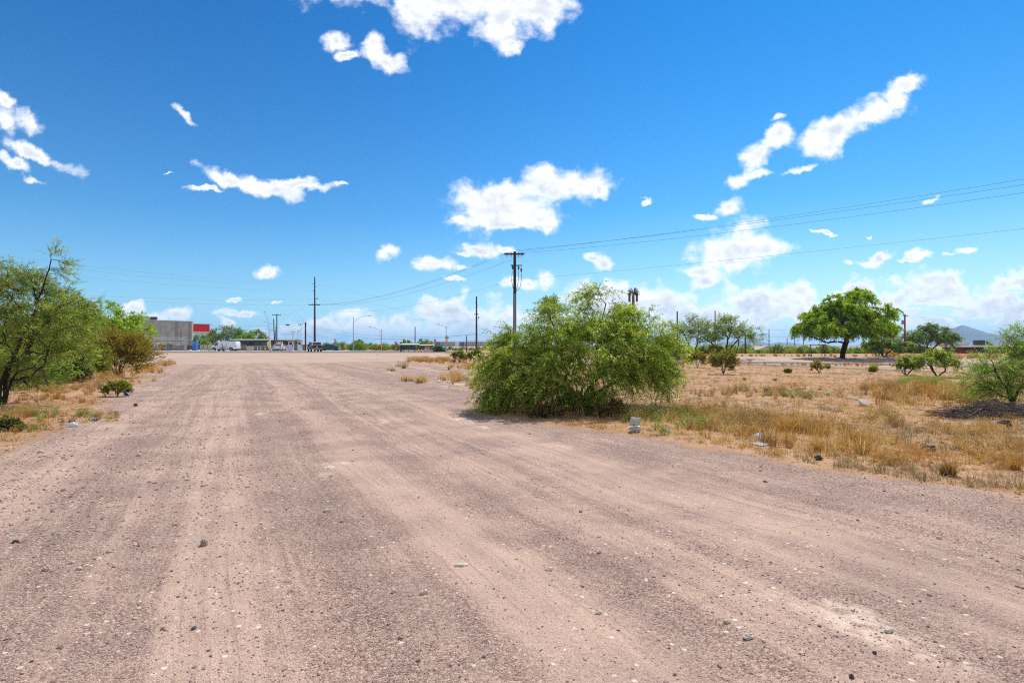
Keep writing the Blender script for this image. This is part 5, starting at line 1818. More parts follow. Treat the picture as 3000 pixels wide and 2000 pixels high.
sign_diamond('road_sign', 1012, 128, .95, .34, SIGNY, 'small orange diamond road work sign, right of two low in the thicket')
sign_diamond('road_sign', 993.5, 134, 1.0, .28, SIGNY, 'small orange diamond road work sign by the dark green sedan')
sign_diamond('road_sign', 1309, 103, 2.55, .44, mat('sign_back', (.42, .40, .38), .5, .3), 'grey diamond sign back with orange plate under it on a tall post',
             [('orange_plate', MB().box((0, -.02, 1.80), (.36, .04, .40)), SIGNY)])
# striped road marker at the far right
simple('road_marker', 2763, 55, 'black and yellow banded marker post in the scrub before the brick house', 'road sign',
       [('post', MB().cyl((0, .03, -.3), (0, .03, 1.2), .03, n=6), DKST), ('board', MB().box((0, 0, 1.0), (.20, .03, .85)), BLK)] + [('yellow_band', MB().box((0, -.004, z_), (.204, .032, .13)), SIGNYEL) for z_ in (.65, .93, 1.2, 1.42)])
sign_diamond('road_sign', 2752, 58, .5, .24, SIGNYEL, 'yellow diamond sign low in the scrub left of the banded marker')


def stop_like(px, d, zc, r, label, extra=()):
    oc = [(r * math.cos(math.pi / 8 + i * math.pi / 4), zc + r * math.sin(math.pi / 8 + i * math.pi / 4)) for i in range(8)]
    ic = [(x * .3, zc + (z - zc) * .3) for x, z in oc]
    return simple('road_sign', px, d, label, 'road sign', [('panel', MB().prism(oc, 'y', -.03, .0), SIGNR), ('white_bar', MB().box((0, -.035, zc), (r * 1.1, .01, r * .36)), WHITE), ('post', MB().cyl((0, .05, 0), (0, .05, zc + r * .5), .045, n=6), GALV)] + list(extra))


stop_like(1160, 112, 1.66, .28, 'round red sign above a small red plate and a yellow one, beside the bus shelter',
          [('lower_panel', MB().box((0, -.02, .98), (.34, .04, .34)), SIGNR), ('yellow_plate', MB().box((0, -.02, .62), (.26, .04, .26)), SIGNYEL)])
stop_like(1275, 104, 1.70, .34, 'red octagonal stop sign under a green street plate', [('street_plate', MB().box((-.06, 0, 2.2), (.42, .04, .18)).box((0, .03, 2.42), (.04, .4, .16)), mat('plate_green', (.01, .16, .09), .5))])

# bus shelter
o = empty('bus_shelter', G(1221, 104), math.radians(2), 'long glass bus shelter with pale curved roof and green panes', 'bus shelter')
MB().prism([(-.9, 1.28), (.9, 1.42), (.9, 1.50), (-.9, 1.38)], 'x', -2.9, .4).obj('roof', mat('shelter_roof', (.62, .66, .58), .4), o)
MB().prism([(-.9, 1.14), (.9, 1.25), (.9, 1.32), (-.9, 1.23)], 'x', .5, 3.0).obj('roof', mat('shelter_roof', (.62, .66, .58), .4), o)
for xx in (-2.8, -1.6, -.4, .6, 1.8, 2.9):
    MB().cyl((xx, .7, 0), (xx, .7, 1.22 if xx > .5 else 1.36), .05, n=6).obj('post', DKST, o)
for xx in (-2.2, -1.0, 1.2, 2.35):
    MB().box((xx, .7, .75), (1.05, .03, .85)).obj('glass_pane', GLSG, o)
MB().box((-2.88, -.1, .62), (.08, 1.3, 1.2)).obj('end_panel', mat('panel_maroon', (.10, .07, .07), .6), o)
MB().box((-1.6, .25, .42), (2.0, .4, .06)).box((-2.5, .25, .2), (.06, .3, .4)).box((-.7, .25, .2), (.06, .3, .4)).obj('bench', mat('bench_grey', (.55, .52, .5), .6), o)
for px_, lb in ((1225.5, 'orange traffic cone furthest left before the bus shelter'), (1235, 'orange traffic cone second from left before the bus shelter'), (1243.5, 'orange traffic cone just left of the round orange signs'), (1263, 'orange traffic cone at the right end of the bus shelter')):
    simple('traffic_cone', px_, 100, lb, 'traffic cone', [('cone', MB().cyl((0, 0, .04), (0, 0, .62), .15, .03, 12), SIGNY), ('white_band', MB().cyl((0, 0, .30), (0, 0, .42), .115, .085, 12), WHITE), ('base', MB().box((0, 0, .025), (.38, .38, .05)), SIGNY)])
simple('barricade', 1251.5, 99, 'grey barricade with two round orange lamps before the bus shelter', 'barricade',
       [('board', MB().bevbox((0, 0, .35), (.75, .2, .5), .04), mat('barricade_grey', (.50, .50, .52), .6))] + [('warning_lamp', MB().cyl((xx, -.06, .82), (xx, .06, .82), .20, n=14), mat('lamp_orange', (.9, .16, .02), .5)) for xx in (-.22, .26)])


# ---------------------------------------------------------------- poles
def pole(px, d, ytop, r0, r1, m, name, label, cat='utility pole', parts=(), lean=0., group=None):
    g_ = G(px, d)
    zt = EYE + (HZ - ytop) / F * d - g_[2]
    o = empty(name, g_, 0, label, cat, group)
    n = 8
    MB().tube([(lean * i / n, 0, zt * i / n - (.3 if i == 0 else 0)) for i in range(n + 1)], [r0 + (r1 - r0) * i / n for i in range(n + 1)], 12).obj('pole', m, o, smooth=True)
    for nm, mb, mm in parts:
        mb.obj(nm, mm, o)
    return o, zt, g_


def Z(py, d, zb=.45):
    return EYE + (HZ - py) / F * d - zb


# tall pole beside the big mesquite
d1 = 55
zb = G(1508, d1)[2]
t1 = Z(737, d1, zb)
ins = MB()
arm_z = Z(744, d1, zb)
for xx in (-.75, -.35, .35, .7):
    ins.cyl((xx, 0, arm_z - .02), (xx, 0, arm_z + .16), .05, .035, 8)
    ins.cyl((xx, -.02, arm_z - .08), (xx, -.02, arm_z - .32), .045, .03, 8)
ins2 = MB()
for xx, zz in ((-.22, 1.7), (.36, 1.75), (.62, 1.95)):
    ins2.cyl((xx, -.1, t1 - zz + .3), (xx, -.1, t1 - zz - .05), .075, .06, 8).cyl((xx - .04, -.15, t1 - zz + .45), (xx + .1, -.1, t1 - zz + .1), .03, .03, 6)
cab = MB()
for pts in (((-.24, -.1, t1 - 1.9), (-.30, -.1, t1 - 2.8), (-.2, -.1, t1 - 3.4), (-.02, -.05, t1 - 3.9)), ((.36, -.1, t1 - 1.9), (.34, -.1, t1 - 2.9), (.2, -.1, t1 - 3.6), (.05, -.05, t1 - 3.95)), ((.66, -.1, t1 - 2.1), (.6, -.1, t1 - 3.0), (.5, -.1, t1 - 3.5), (.1, -.05, t1 - 3.9))):
    cab.tube(pts, .024, 5)
MBp = MB().cyl((0, -.17, .0), (0, -.17, t1 - 4.1), .085, n=10)
pole(1508, d1, 737, .17, .13, mat('pole_dark', (.05, .035, .03), .9, 0, .1, .25, 4.), 'utility_pole', 'tall utility pole with crossarms, looping cables and steel riser behind the big mesquite', 'utility pole',
     [('crossarm', MB().box((-.05, -.1, arm_z), (1.95, .12, .12)).box((-.05, .12, arm_z), (1.95, .10, .12)), WOODP), ('insulator', ins, INS), ('cutout', ins2, DKST), ('lower_crossarm', MB().box((.15, -.1, t1 - 1.35), (1.1, .09, .09)), WOODP),
      ('cable_loop', cab, mat('cable_teal', (.03, .08, .11), .6)), ('riser_pipe', MBp, mat('riser_grey', (.20, .23, .26), .5, .3))])


def arms(zz, x0, x1, h=.12, up=.18, n=4):
    a = MB().box(((x0 + x1) / 2, -.16, zz), (x1 - x0, .12, h))
    i_ = MB()
    for k in range(n):
        xx = x0 + .06 + (x1 - x0 - .12) * k / (n - 1)
        i_.cyl((xx, -.16, zz + .05), (xx, -.16, zz + up), .06, .04, 6)
    return [('crossarm', a, DKST), ('insulator', i_, INS)]


d2 = 112
pole(922, d2, 811, .23, .10, mat('pole_maroon', (.10, .045, .05), .85, 0, .1, .2, 3.), 'transmission_pole', 'very tall slender pole with one crossarm rising behind the pickup', 'utility pole',
     arms(Z(893, d2), -1.15, 1.15, .14, .3) + [('bracket', MB().box((-.22, 0, Z(832, d2)), (.45, .1, .08)).box((.22, 0, Z(839, d2)), (.4, .1, .08)).box((-.2, 0, Z(852, d2)), (.42, .1, .08)).tube([(.1, 0, Z(877, d2)), (.5, 0, Z(876, d2)), (.55, 0, Z(872, d2))], .06, 5), DKST)])
pole(895, 118, 944, .17, .14, WOODP, 'utility_pole', 'short thick black pole left of the very tall slender pole')
pole(811, 128, 920, .14, .10, WOODP, 'utility_pole', 'dark pole with wide crossarm above the red sign', parts=arms(Z(923, 128), -.95, .95, .12, .22))
pole(805, 124, 934, .12, .09, WOODP, 'utility_pole', 'bare dark pole just left of the pole with wide crossarm', lean=-.25)
pole(687, 170, 961, .16, .12, WOODP, 'utility_pole', 'far pole with crossarm above the white van', parts=arms(Z(963, 170), -1.0, 1.0, .16, .2))
pole(615, 190, 981, .16, .12, WOODP, 'utility_pole', 'farthest small pole with crossarm right of the red canopy', parts=arms(Z(983, 190), -.8, .8, .16, .2) + [('lower_crossarm', MB().box((0, 0, Z(988, 190)), (1.2, .1, .12)), DKST)])
pole(1396, 74, 868, .14, .08, WOODP, 'utility_pole', 'tall dark pole with stubby arm just left of the big mesquite', parts=[('crossarm', MB().box((-.02, -.1, Z(919, 74)), (.56, .1, .1)).box((.28, 0, Z(929, 74)), (.12, .12, .2)), DKST)] +
     [('bracket', MB().box((s_ * .1, 0, Z(y_, 74)), (.2, .06, .05)), DKST) for s_, y_ in ((-1, 886), (1, 893), (-1, 901))])
pole(1367, 92, 983, .085, .07, WOODP, 'utility_pole', 'short bare pole in front of the white office building')
pole(1216, 108, 957, .10, .08, DKST, 'utility_pole', 'bare grey pole rising from the middle of the bus shelter')
pole(1984, 95, 912, .13, .11, WOODP, 'utility_pole', 'dark pole showing above the gap right of the large mesquite')
pole(2253, 175, 965, .14, .10, DKST, 'utility_pole', 'distant pole with two small crossbars right of the forked dark tree', parts=[('crossarm', MB().box((0, 0, Z(978, 175) + 1.2), (.5, .1, .1)), DKST), ('lower_crossarm', MB().box((0, 0, Z(992, 175) + 1.2), (1.3, .1, .12)), DKST)])
pole(2095, 88, 910, .10, .08, DKST, 'utility_pole', 'thin pole behind the crown of the forked dark tree')
pole(2164, 100, 962, .13, .11, WOODP, 'utility_pole', 'thick dark pole between the forked tree stems')
pole(2184, 80, 968, .12, .11, WOODP, 'utility_pole', 'thick dark pole at the right side of the forked tree')
for px_, lb in ((2306, 'thin distant pole left of the umbrella tree, outermost'), (2328, 'distant pole left of the umbrella tree, middle one'), (2354, 'distant thicker pole just left of the umbrella tree trunk branch')):
    pole(px_, 165, 990 if px_ == 2306 else 978, .11, .09, DKST, 'utility_pole', lb)
tp = [('transformer', MB().cyl((-.33, 0, Z(953, 84, .2)), (-.33, 0, Z(940, 84, .2)), .16, n=12).box((-.2, 0, Z(946, 84, .2)), (.2, .08, .3)), mat('transformer_grey', (.30, .22, .24), .6)),
      ('crossarm', MB().box((.1, 0, Z(927, 84, .2)), (.8, .1, .1)).box((-.1, 0, Z(924, 84, .2)), (.4, .1, .1)), DKST)]
pole(2651, 84, 923, .12, .10, mat('pole_red', (.30, .035, .045), .85, 0, .1, .2, 3.), 'utility_pole', 'reddish pole with small crossarm and transformer right of the umbrella tree', parts=tp)


def lamp(px, d, ytop, pts, label, m=GALV):
    o, zt, g_ = pole(px, d, ytop, .10, .06, m, 'street_lamp', label, 'street lamp')
    MB().tube(pts(zt), .035, 6).obj('arm', m, o)
    e = pts(zt)[-1]
    e2 = pts(zt)[-2]
    s = 1 if e[0] > e2[0] else -1
    MB().bevbox((e[0] + s * .25, e[1], e[2]), (.62, .24, .13), .04).obj('lamp_head', m, o)


lamp(1035, 112, 931, lambda z: [(.05, 0, z - 1.0), (.6, 0, z - .35), (1.3, 0, z + .1), (2.2, 0, z + .38), (3.0, 0, z + .42)], 'tall street lamp with long curved arm pointing right, beside the avenue')
lamp(1117, 118, 964, lambda z: [(0, 0, z - .6), (-.7, 0, z - .05), (-1.4, 0, z + .3), (-1.9, 0, z + .42)], 'street lamp with arm to the left and orange plates on its post')
lamp(1307, 112, 956, lambda z: [(0, 0, z - .3), (-.5, 0, z + .1), (-1.0, 0, z + .35), (-1.2, 0, z + .42)], 'street lamp with short arm to the left behind the grey diamond sign')
lamp(808, 140, 955, lambda z: [(0, 0, z - .2), (-.9, 0, z + .4), (-2.0, 0, z + .9), (-2.4, 0, z + .95)], 'street lamp with arm to the left behind the two close dark poles')
simple('road_sign', 1117.5, 116, 'orange road work plates, two joined, on the lamp post', 'road sign', [('upper_panel', MB().prism([(-.30, 1.45), (.26, 1.40), (.28, 1.0), (.1, .88), (-.3, 1.05)], 'y', -.03, 0), SIGNY), ('lower_panel', MB().prism([(-.16, .85), (.16, .82), (.16, .58), (-.12, .56)], 'y', -.03, 0), SIGNY), ('post', MB().cyl((0, .03, 0), (0, .03, 1.3), .04, n=6), GALV)])
# signal mast and forecourt lights
o, zt, g_ = pole(791, 120, 966, .13, .10, WHITE, 'signal_mast', 'white mast with long thin whip leaning left above the feather banner', 'mast')
MB().tube([(-.2, 0, zt - 3), (-.25, 0, zt + .6), (-.55, 0, zt + 2.2), (-.95, 0, zt + 3.6)], [.06, .05, .04, .03], 6).obj('whip', GALV, o)
MB().box((-1.15, 0, zt + 3.7), (.3, .15, .13)).obj('head', DKST, o)
o, zt, g_ = pole(858, 121, 972, .07, .06, GALV, 'forecourt_lamp', 't shaped forecourt light above the left fuel pump', 'lamp')
MB().bevbox((0, 0, zt + .05), (.95, .3, .14), .03).obj('lamp_head', mat('lamp_tan', (.42, .38, .34), .6), o)
o, zt, g_ = pole(873, 121, 970, .07, .06, GALV, 'gate_frame', 'square steel frame above the right fuel pump with a thin rod leaning right', 'frame')
MB().cyl((.62, 0, 0), (.62, 0, zt), .05, n=6).obj('second_post', GALV, o)
MB().box((.31, 0, zt + .02), (.75, .12, .1)).obj('top_bar', GALV, o)
MB().tube([(.62, 0, zt), (.95, 0, zt + 1.6), (1.3, 0, zt + 2.7)], .025, 5).obj('rod', GALV, o)
o, zt, g_ = pole(804, 120, 968, .06, .05, DKST, 'bent_lamp', 'dark bent lamp post between the white mast and the red sign', 'lamp', lean=.2)
MB().box((-.35, 0, zt + .02), (.75, .1, .1)).obj('arm', DKST, o)


# ---------------------------------------------------------------- wires
WIRE = mat('wire_black', (.02, .02, .022), .6)
WIREG = mat('wire_grey', (.16, .19, .22), .5)


def wire(a, b, sag, r, label, m=WIRE, group='overhead wires', n=26):
    pts = []
    for i in range(n + 1):
        t = i / n
        pts.append([a[j] + (b[j] - a[j]) * t for j in range(3)])
        pts[-1][2] -= sag * 4 * t * (1 - t)
    c = [(a[j] + b[j]) / 2 for j in range(3)]
    o = MB().tube([[q[j] - c[j] for j in range(3)] for q in pts], r * .72, 4).obj('overhead_wire', m, None, c)
    tag(o, label, 'wire', group)


az = arm_z + zb + .15
R1 = 'thick overhead wire, one of three parallel ones rising right from the tall utility pole'
x1_, y1_ = G(1508, d1)[:2]
wire((x1_ - .75, d1, az), (44.8, 12.4, 11.2), .75, .011, R1, group='three wires to the right')
wire((x1_ + .05, d1, az + .22), (44.8, 12.9, 10.72), .75, .011, R1, group='three wires to the right')
wire((x1_ + .75, d1, az - .05), (44.8, 13.4, 10.5), .85, .011, R1, group='three wires to the right')
wire((x1_, d1, Z(820, d1, 0)), (47, 13, 8.4), .35, .010, 'single low grey cable rising right below the three wires', WIREG)
wire((x1_, d1, Z(818, d1, 0)), at(922, 905, d2), 1.6, .010, 'low cable running left from the tall utility pole', WIREG)
R2 = 'overhead wire, one of three sagging left from the tall utility pole'
for xx, zz, px_, py_ in ((-.75, .02, 908, 891), (-.3, .1, 924, 891), (.7, -.3, 938, 892)):
    wire((x1_ + xx, d1, az + zz), at(px_, py_, d2), 1.5, .013, R2, group='three wires to the left')
R3 = 'faint high wire crossing the sky left of the very tall slender pole'
for nm_, (y0, y1, dd_) in zip(('highest', 'second highest', 'middle', 'second lowest', 'lowest'), ((832, 725, 72), (839, 742, 72), (852, 768, 74), (876, 838, 80), (893, 842, 80))):
    a = at(919, y0, d2)
    b = at(-160, y1, dd_)
    wire(a, b, .8, .012, nm_ + ' of five faint wires left of the very tall slender pole', WIREG, group='faint high wires')
R4 = 'faint wire running right from the very tall slender pole into the far sky'
for y0, y1 in ((832, 905), (852, 935), (876, 950)):
    wire(at(925, y0, d2), at(1560, y1, 300), 3.0, .018, R4, WIREG, group='faint wires to the far right')
R5 = 'sagging street wire low over the shop forecourt and the avenue'
NM = ['topmost street wire from the red canopy to the short thick pole', 'second street wire from the red canopy to the short thick pole', 'low street wire sloping from the red canopy to the short thick pole', 'upper street wire from the short thick pole past the curved lamp', 'lower street wire from the short thick pole past the curved lamp',
      'loose cable rising from the crossarm pole to the short thick pole', 'upper low cable from the short thick pole to the bus shelter', 'lower low cable from the short thick pole to the bus shelter', 'low cable from the bus shelter pole towards the stubby armed pole', 'short cable from the stubby armed pole into the big mesquite']
for nm_, (a, b, s, r_) in zip(NM, (((560, 951, 150), (895, 947, 118), .5, .016), ((560, 961, 150), (895, 950, 118), .9, .018), ((560, 967, 152), (895, 977, 118), .3, .016), ((895, 948, 118), (1396, 979, 74), 1.3, .013), ((895, 952, 118), (1396, 977, 74), 1.7, .016),
                    ((811, 968, 128), (895, 953, 118), 1.3, .016), ((895, 980, 118), (1216, 990, 108), .5, .012), ((895, 984, 118), (1216, 992, 108), .6, .012), ((1216, 990, 108), (1396, 1000, 74), .2, .010), ((1396, 979, 74), (1500, 985, 60), .2, .010))):
    wire(at(*a), at(*b), s, r_, nm_, group='street wires')
wire(at(820, 924, 128), at(908, 893, d2), .4, .012, 'wire from the crossarm pole up to the very tall slender pole', group='street wires')
wire(at(2050, 982, 150), at(2651, 969, 84), .7, .014, 'black cable from the reddish pole left behind the umbrella tree')
wire(at(2651, 969, 84), at(3060, 985, 60), .25, .012, 'black cable from the reddish pole right over the brick house')
wire(at(2100, 962, 160), at(2320, 965, 165), .3, .016, 'thin high cable behind the left side of the umbrella tree')
# things hanging on the wires
g = at(843, 951.5, 122)
tag(MB().tube([(-.42, 0, 0), (-.3, 0, 0), (.3, 0, 0), (.42, 0, 0)], [.04, .13, .13, .04], 8).obj('splice_case', BLK, None, g), 'black cylindrical case hanging on the wire left of the cable ring', 'cable case')
g = at(878, 951.5, 121)
tag(MB().tube([(.2 * math.cos(a_), 0, .24 * math.sin(a_)) for a_ in [2 * math.pi * i / 20 for i in range(21)]], .045, 6, False).obj('cable_coil', BLK, None, g), 'black ring of spare cable hanging on the wire left of the short thick pole', 'cable ring')

# ---------------------------------------------------------------- far buildings
o = empty('office_building', (at(1357, 1010, 640)[0], 640, .45), 0, 'long white office building with rows of dark blue windows on the horizon', 'building')
kk = 640 / F
x_ = lambda px_: (px_ - 1357) * kk
zt_ = Z(1000, 640)
MB().box((x_(1357), 8, zt_ / 2), (x_(1441) - x_(1273), 16, zt_)).obj('wall', mat('office_white', (.70, .70, .70), .7), o)
MB().box((x_(1392), 9, zt_ + .6), (x_(1430) - x_(1350), 12, 1.3)).obj('upper_roof', mat('office_white', (.70, .70, .70), .7), o)
OG = mat('office_glass', (.02, .05, .14), .2, 0, .6, .15, .2)
for a, b in ((1273.5, 1288), (1346, 1360), (1432, 1440)):
    MB().box((x_((a + b) / 2), -.1, zt_ * .46), (x_(b) - x_(a), .4, zt_ * .84)).obj('glass_wall', mat('office_blue', (.015, .04, .16), .2, 0, .6, .1, .3), o)
wn = [x_(px_) for px_ in np.arange(1290, 1332, 5.1)] + [x_(px_) for px_ in np.arange(1363, 1397, 5.1)] + [x_(px_) for px_ in np.arange(1402, 1428, 5.1)]
for xx in wn:
    for zz in (.30, .70):
        MB().box((xx, -.06, zt_ * zz), (1.45, .3, zt_ * .30)).obj('window', OG, o)
# brick house on the right
zh = -0.9
hx0, hx1 = at(2768, 1014, 122)[0], at(3080, 1014, 112)[0]
o = empty('brick_house', ((hx0 + hx1) / 2, 118, zh), -math.atan2(6, hx1 - hx0), 'low red brown brick house with white flat roof edge at the right', 'house')
Lh = math.hypot(hx1 - hx0, 6)
Hh = EYE - .12 - zh
BRK = mat('brick_brown', (.17, .055, .035), .9, 0, .1, .2, 3.)
MB().box((0, 3, Hh / 2 - .1), (Lh - 1.2, 8, Hh - .2)).obj('wall', BRK, o)
MB().box((0, 2.4, Hh), (Lh, 10, .30)).obj('roof', mat('roof_white', (.76, .74, .72), .7), o)
for xx in (-7.2, -1.5, 4.5):
    f = MB().box((xx, -1.02, Hh * .66), (1.9, .08, 1.0)).obj('window', GLS, o)
    MB().box((xx, -1.06, Hh * .66 - .55), (2.1, .1, .08)).obj('sill', OFFW, f)
MB().box((-4.4, -1.0, Hh * .45), (1.0, .08, 2.0)).obj('door', mat('door_brown', (.10, .03, .02), .7), o)
simple_roof = at(2864, 1004, 120)
ru = MB().bevbox((simple_roof[0] - (hx0 + hx1) / 2, 3, Hh + .75), (1.7, 1.5, 1.05), .06)
ru.obj('evaporative_cooler', mat('cooler_dark', (.035, .045, .035), .7), o)
MB().box((simple_roof[0] - (hx0 + hx1) / 2 - 3.4, 4, Hh + .42), (3.4, 2.4, .5)).obj('roof_duct', mat('duct_grey', (.40, .40, .42), .6), o)
MB().box((simple_roof[0] - (hx0 + hx1) / 2 - 1.3, 3.5, Hh + .25), (.4, .5, .5)).obj('roof_vent', WHITE, o)
o = empty('shed', (at(2690, 1030, 106)[0], 106, -1.0), .15, 'small dark brown shed with white slanting roof edge right of the reddish pole', 'shed')
MB().prism([(-3.2, 0), (3.2, 0), (3.2, 2.0), (.2, 2.55), (-3.2, 2.15)], 'y', 0, 3).obj('wall', mat('shed_brown', (.06, .03, .025), .9), o)
MB().prism([(.1, 2.58), (3.5, 1.98), (3.5, 2.12), (.1, 2.72)], 'y', -.5, 3.3).obj('roof', mat('roof_white', (.76, .74, .72), .7), o)
for (px_, py_, d_, wd_, hh, rc, wc, lb) in ((2248, 1019, 150, 3.2, 1.6, (.42, .34, .27), (.22, .24, .30), 'small grey blue house with tan gable roof in the thicket'), (2305, 1021, 150, 2.2, 1.2, (.55, .48, .40), (.5, .45, .4), 'pale roofed hut right of the grey blue house'),
                                          (2325, 1019, 165, 2.6, 1.1, (.5, .36, .28), (.3, .25, .2), 'tan roofed hut seen over the thicket left of the umbrella tree'), (2505, 1024, 135, 4.0, 1.4, (.46, .44, .42), (.35, .33, .30), 'house with long slanting grey roof behind the umbrella tree trunk'),
                                          (2620, 1022, 145, 3.5, 1.3, (.36, .28, .23), (.3, .25, .2), 'brown mound roofed hut behind the slide')):
    c = at(px_, py_, d_)
    o = empty('hut' if wd_ < 3 else 'far_house', (c[0], c[1], c[2] - hh - 1.), .2, lb, 'house')
    MB().box((0, 2, (hh + .6) / 2), (wd_ * 1.6, 4, hh + .6)).obj('wall', mat('w' + lb[:9], wc, .9), o)
    MB().prism([(-wd_, hh + .5), (wd_, hh + .5), (wd_ * .1, hh + 1.5), (-wd_ * .1, hh + 1.5)], 'y', -.4, 4.4).obj('roof', mat('r' + lb[:9], rc, .9), o)
    MB().box((0, -.03, hh * .6), (.7, .06, .7)).obj('window', GLS, o)
# playground: slide and swing frame
g = P(2608, 1043)
o = empty('playground_slide', (g[0], g[1], g[2]), 0, 'yellow playground slide on the gravel right of the umbrella tree', 'slide')
MB().tube([(-.85, 0, 1.05), (-.3, 0, .72), (.4, 0, .30), (.9, 0, .12), (1.1, 0, .1)], [.18, .18, .18, .17, .16], 10).obj('chute', mat('slide_yellow', (.80, .42, .01), .4), o)
MB().cyl((-.95, .3, 0), (-.95, .3, 1.5), .04).cyl((-.95, -.3, 0), (-.95, -.3, 1.5), .04).box((-1.15, 0, .95), (.6, .7, .06)).obj('platform', mat('play_green', (.02, .14, .09), .6), o)
MB().cyl((-1.45, .3, 0), (-1.4, .3, 1.5), .04).cyl((-1.45, -.3, 0), (-1.4, -.3, 1.5), .04).obj('ladder', mat('play_green', (.02, .14, .09), .6), o)
g = P(2565, 1041)
tag(MB().tube([(-.5, 0, .05), (-.1, 0, .22), (.3, 0, .30), (.6, 0, .42)], [.07, .1, .1, .05], 6).obj('rocker_toy', mat('toy_orange', (.75, .22, .03), .5), None, g), 'small orange playground toy left of the yellow slide', 'toy')
g = P(2388, 1044)
o = empty('swing_frame', g, .1, 'bare brown steel swing frame left of the umbrella tree', 'swing frame')
for xx in (-.55, .95):
    MB().cyl((xx, -.25, 0), (xx, 0, 1.25), .035).cyl((xx, .3, 0), (xx, 0, 1.25), .035).obj('leg', mat('frame_brown', (.10, .07, .05), .8), o)
MB().cyl((-.6, 0, 1.25), (1.25, 0, 1.25), .04).obj('crossbar', mat('frame_brown', (.10, .07, .05), .8), o)


# ---------------------------------------------------------------- palms
def palm(px, d, ytop, ry, rx, label, name, antenna=False, leafc=(.10, .13, .03)):
    g_ = G(px, d)
    zc = EYE + (HZ - ytop) / F * d - g_[2]
    o = empty(name, g_, 0, label, 'palm tree' if not antenna else 'antenna tower')
    MB().tube([(0, 0, -.2), (.05, 0, zc * .5), (0, 0, zc)], [.24, .19, .15] if not antenna else [.4, .35, .3], 10).obj('trunk', mat('palm_trunk', (.12, .085, .06), .9), o)
    B = Big()
    n = 60 if not antenna else 46
    R_, H_ = rx / F * d, ry / F * d
    for i in range(n):
        a = rg.uniform(0, 6.28)
        e = rg.uniform(-.7, 1.4) if not antenna else rg.uniform(.1, 1.3)
        dr = np.array([math.cos(a) * math.cos(e), math.sin(a) * math.cos(e), math.sin(e)])
        L = 1.0
        end = dr * np.array([R_, R_, H_])
        m_ = 9
        C = np.zeros((m_ * 2, 3)) + np.linspace(.35, 1, m_ * 2)[:, None] * end
        C[:, 2] += zc
        D = np.tile(dr, (m_ * 2, 1)) + rg.normal(0, .55, (m_ * 2, 3))
        V, Q = leaf_quads(C, D, R_ * .42, R_ * .05, rg)
        B.add(V, np.repeat(var_cols(leafc, m_ * 2, rg, .3), 4, 0), Q)
    link_mesh(B.mesh('fronds', M_LEAF), 'fronds', o)
    if antenna:
        for i in range(6):
            a = i * 1.047 + .3
            MB().box((math.cos(a) * R_ * .72, math.sin(a) * R_ * .72, zc - .4), (.35, .35, H_ * 1.2), a).obj('antenna_panel', mat('antenna_grey', (.12, .10, .10), .6), o)


palm(1608, 46, 905, 34, 30, 'fan palm head showing behind the left side of the big mesquite crown', 'fan_palm', leafc=(.13, .13, .02))
palm(1855, 120, 866, 20, 17, 'cell tower disguised as a palm, above the right side of the big mesquite', 'cell_tower', True, (.06, .07, .04))

# ---------------------------------------------------------------- mountains
MNT = mat('mountain_rock', (.13, .10, .085), .95, 0, .05, .25, .004)


def mountain(pts, d, depth, label):
    """ridge line: (column, row) at distance d, given real depth"""
    rng = np.random.default_rng(len(label))
    pts = np.array(pts, float)
    xs = np.linspace(pts[0, 0], pts[-1, 0], 90)
    h = np.interp(xs, pts[:, 0], pts[:, 1])
    X = (xs - 1500) / F * d
    Hh_ = (HZ - h) / F * d
    rows = np.linspace(-1, 1, 25)
    V = []
    for r in rows:
        fall = max(0, 1 - abs(r)) ** 1.15
        j = rng.normal(0, 1, len(xs))
        j = np.convolve(j, np.ones(5) / 5, 'same')
        V.append(np.stack([X, np.full_like(X, d + r * depth) + j * depth * .03, Hh_ * fall * (1 + j * .12 * (1 - fall) * 2) - 3], -1))
    V = np.concatenate(V)
    n = len(xs)
    Q = [(r * n + i, r * n + i + 1, (r + 1) * n + i + 1, (r + 1) * n + i) for r in range(24) for i in range(n - 1)]
    o = link_mesh(np_mesh('mountain', V, [np.array(Q)], MNT, None, False), 'mountain')
    tag(o, label, kind='structure')


mountain([(2700, 1012), (2745, 1000), (2775, 985), (2793, 963), (2805, 953), (2818, 949), (2832, 953), (2845, 957), (2860, 968), (2880, 975), (2905, 982), (2925, 994), (2938, 998), (2950, 990), (2965, 995), (2990, 1004), (3040, 1012)], 3500, 450, 'single blue rounded peak at the right')
mountain([(2050, 1012), (2085, 1008), (2112, 1002), (2130, 996), (2145, 1000), (2165, 994), (2190, 997), (2204, 1001), (2214, 993), (2224, 999), (2245, 1008), (2262, 1012)], 4500, 450, 'row of small blue peaks behind the forked dark tree')
mountain([(2262, 1012), (2275, 1002), (2285, 1000), (2298, 1004), (2312, 1001), (2325, 1006), (2345, 1012)], 4700, 450, 'small blue double hill left of the umbrella tree')
mountain([(2470, 1012), (2560, 1006), (2620, 1002), (2640, 997), (2655, 1000), (2690, 1006), (2720, 1012)], 4500, 450, 'faint blue hill behind the slide')
mountain([(1020, 1012), (1060, 1008), (1090, 1010), (1130, 1007), (1180, 1009), (1240, 1004), (1270, 1006), (1420, 1002), (1480, 1006), (1560, 1012)], 7000, 500, 'very pale long ridge on the horizon')

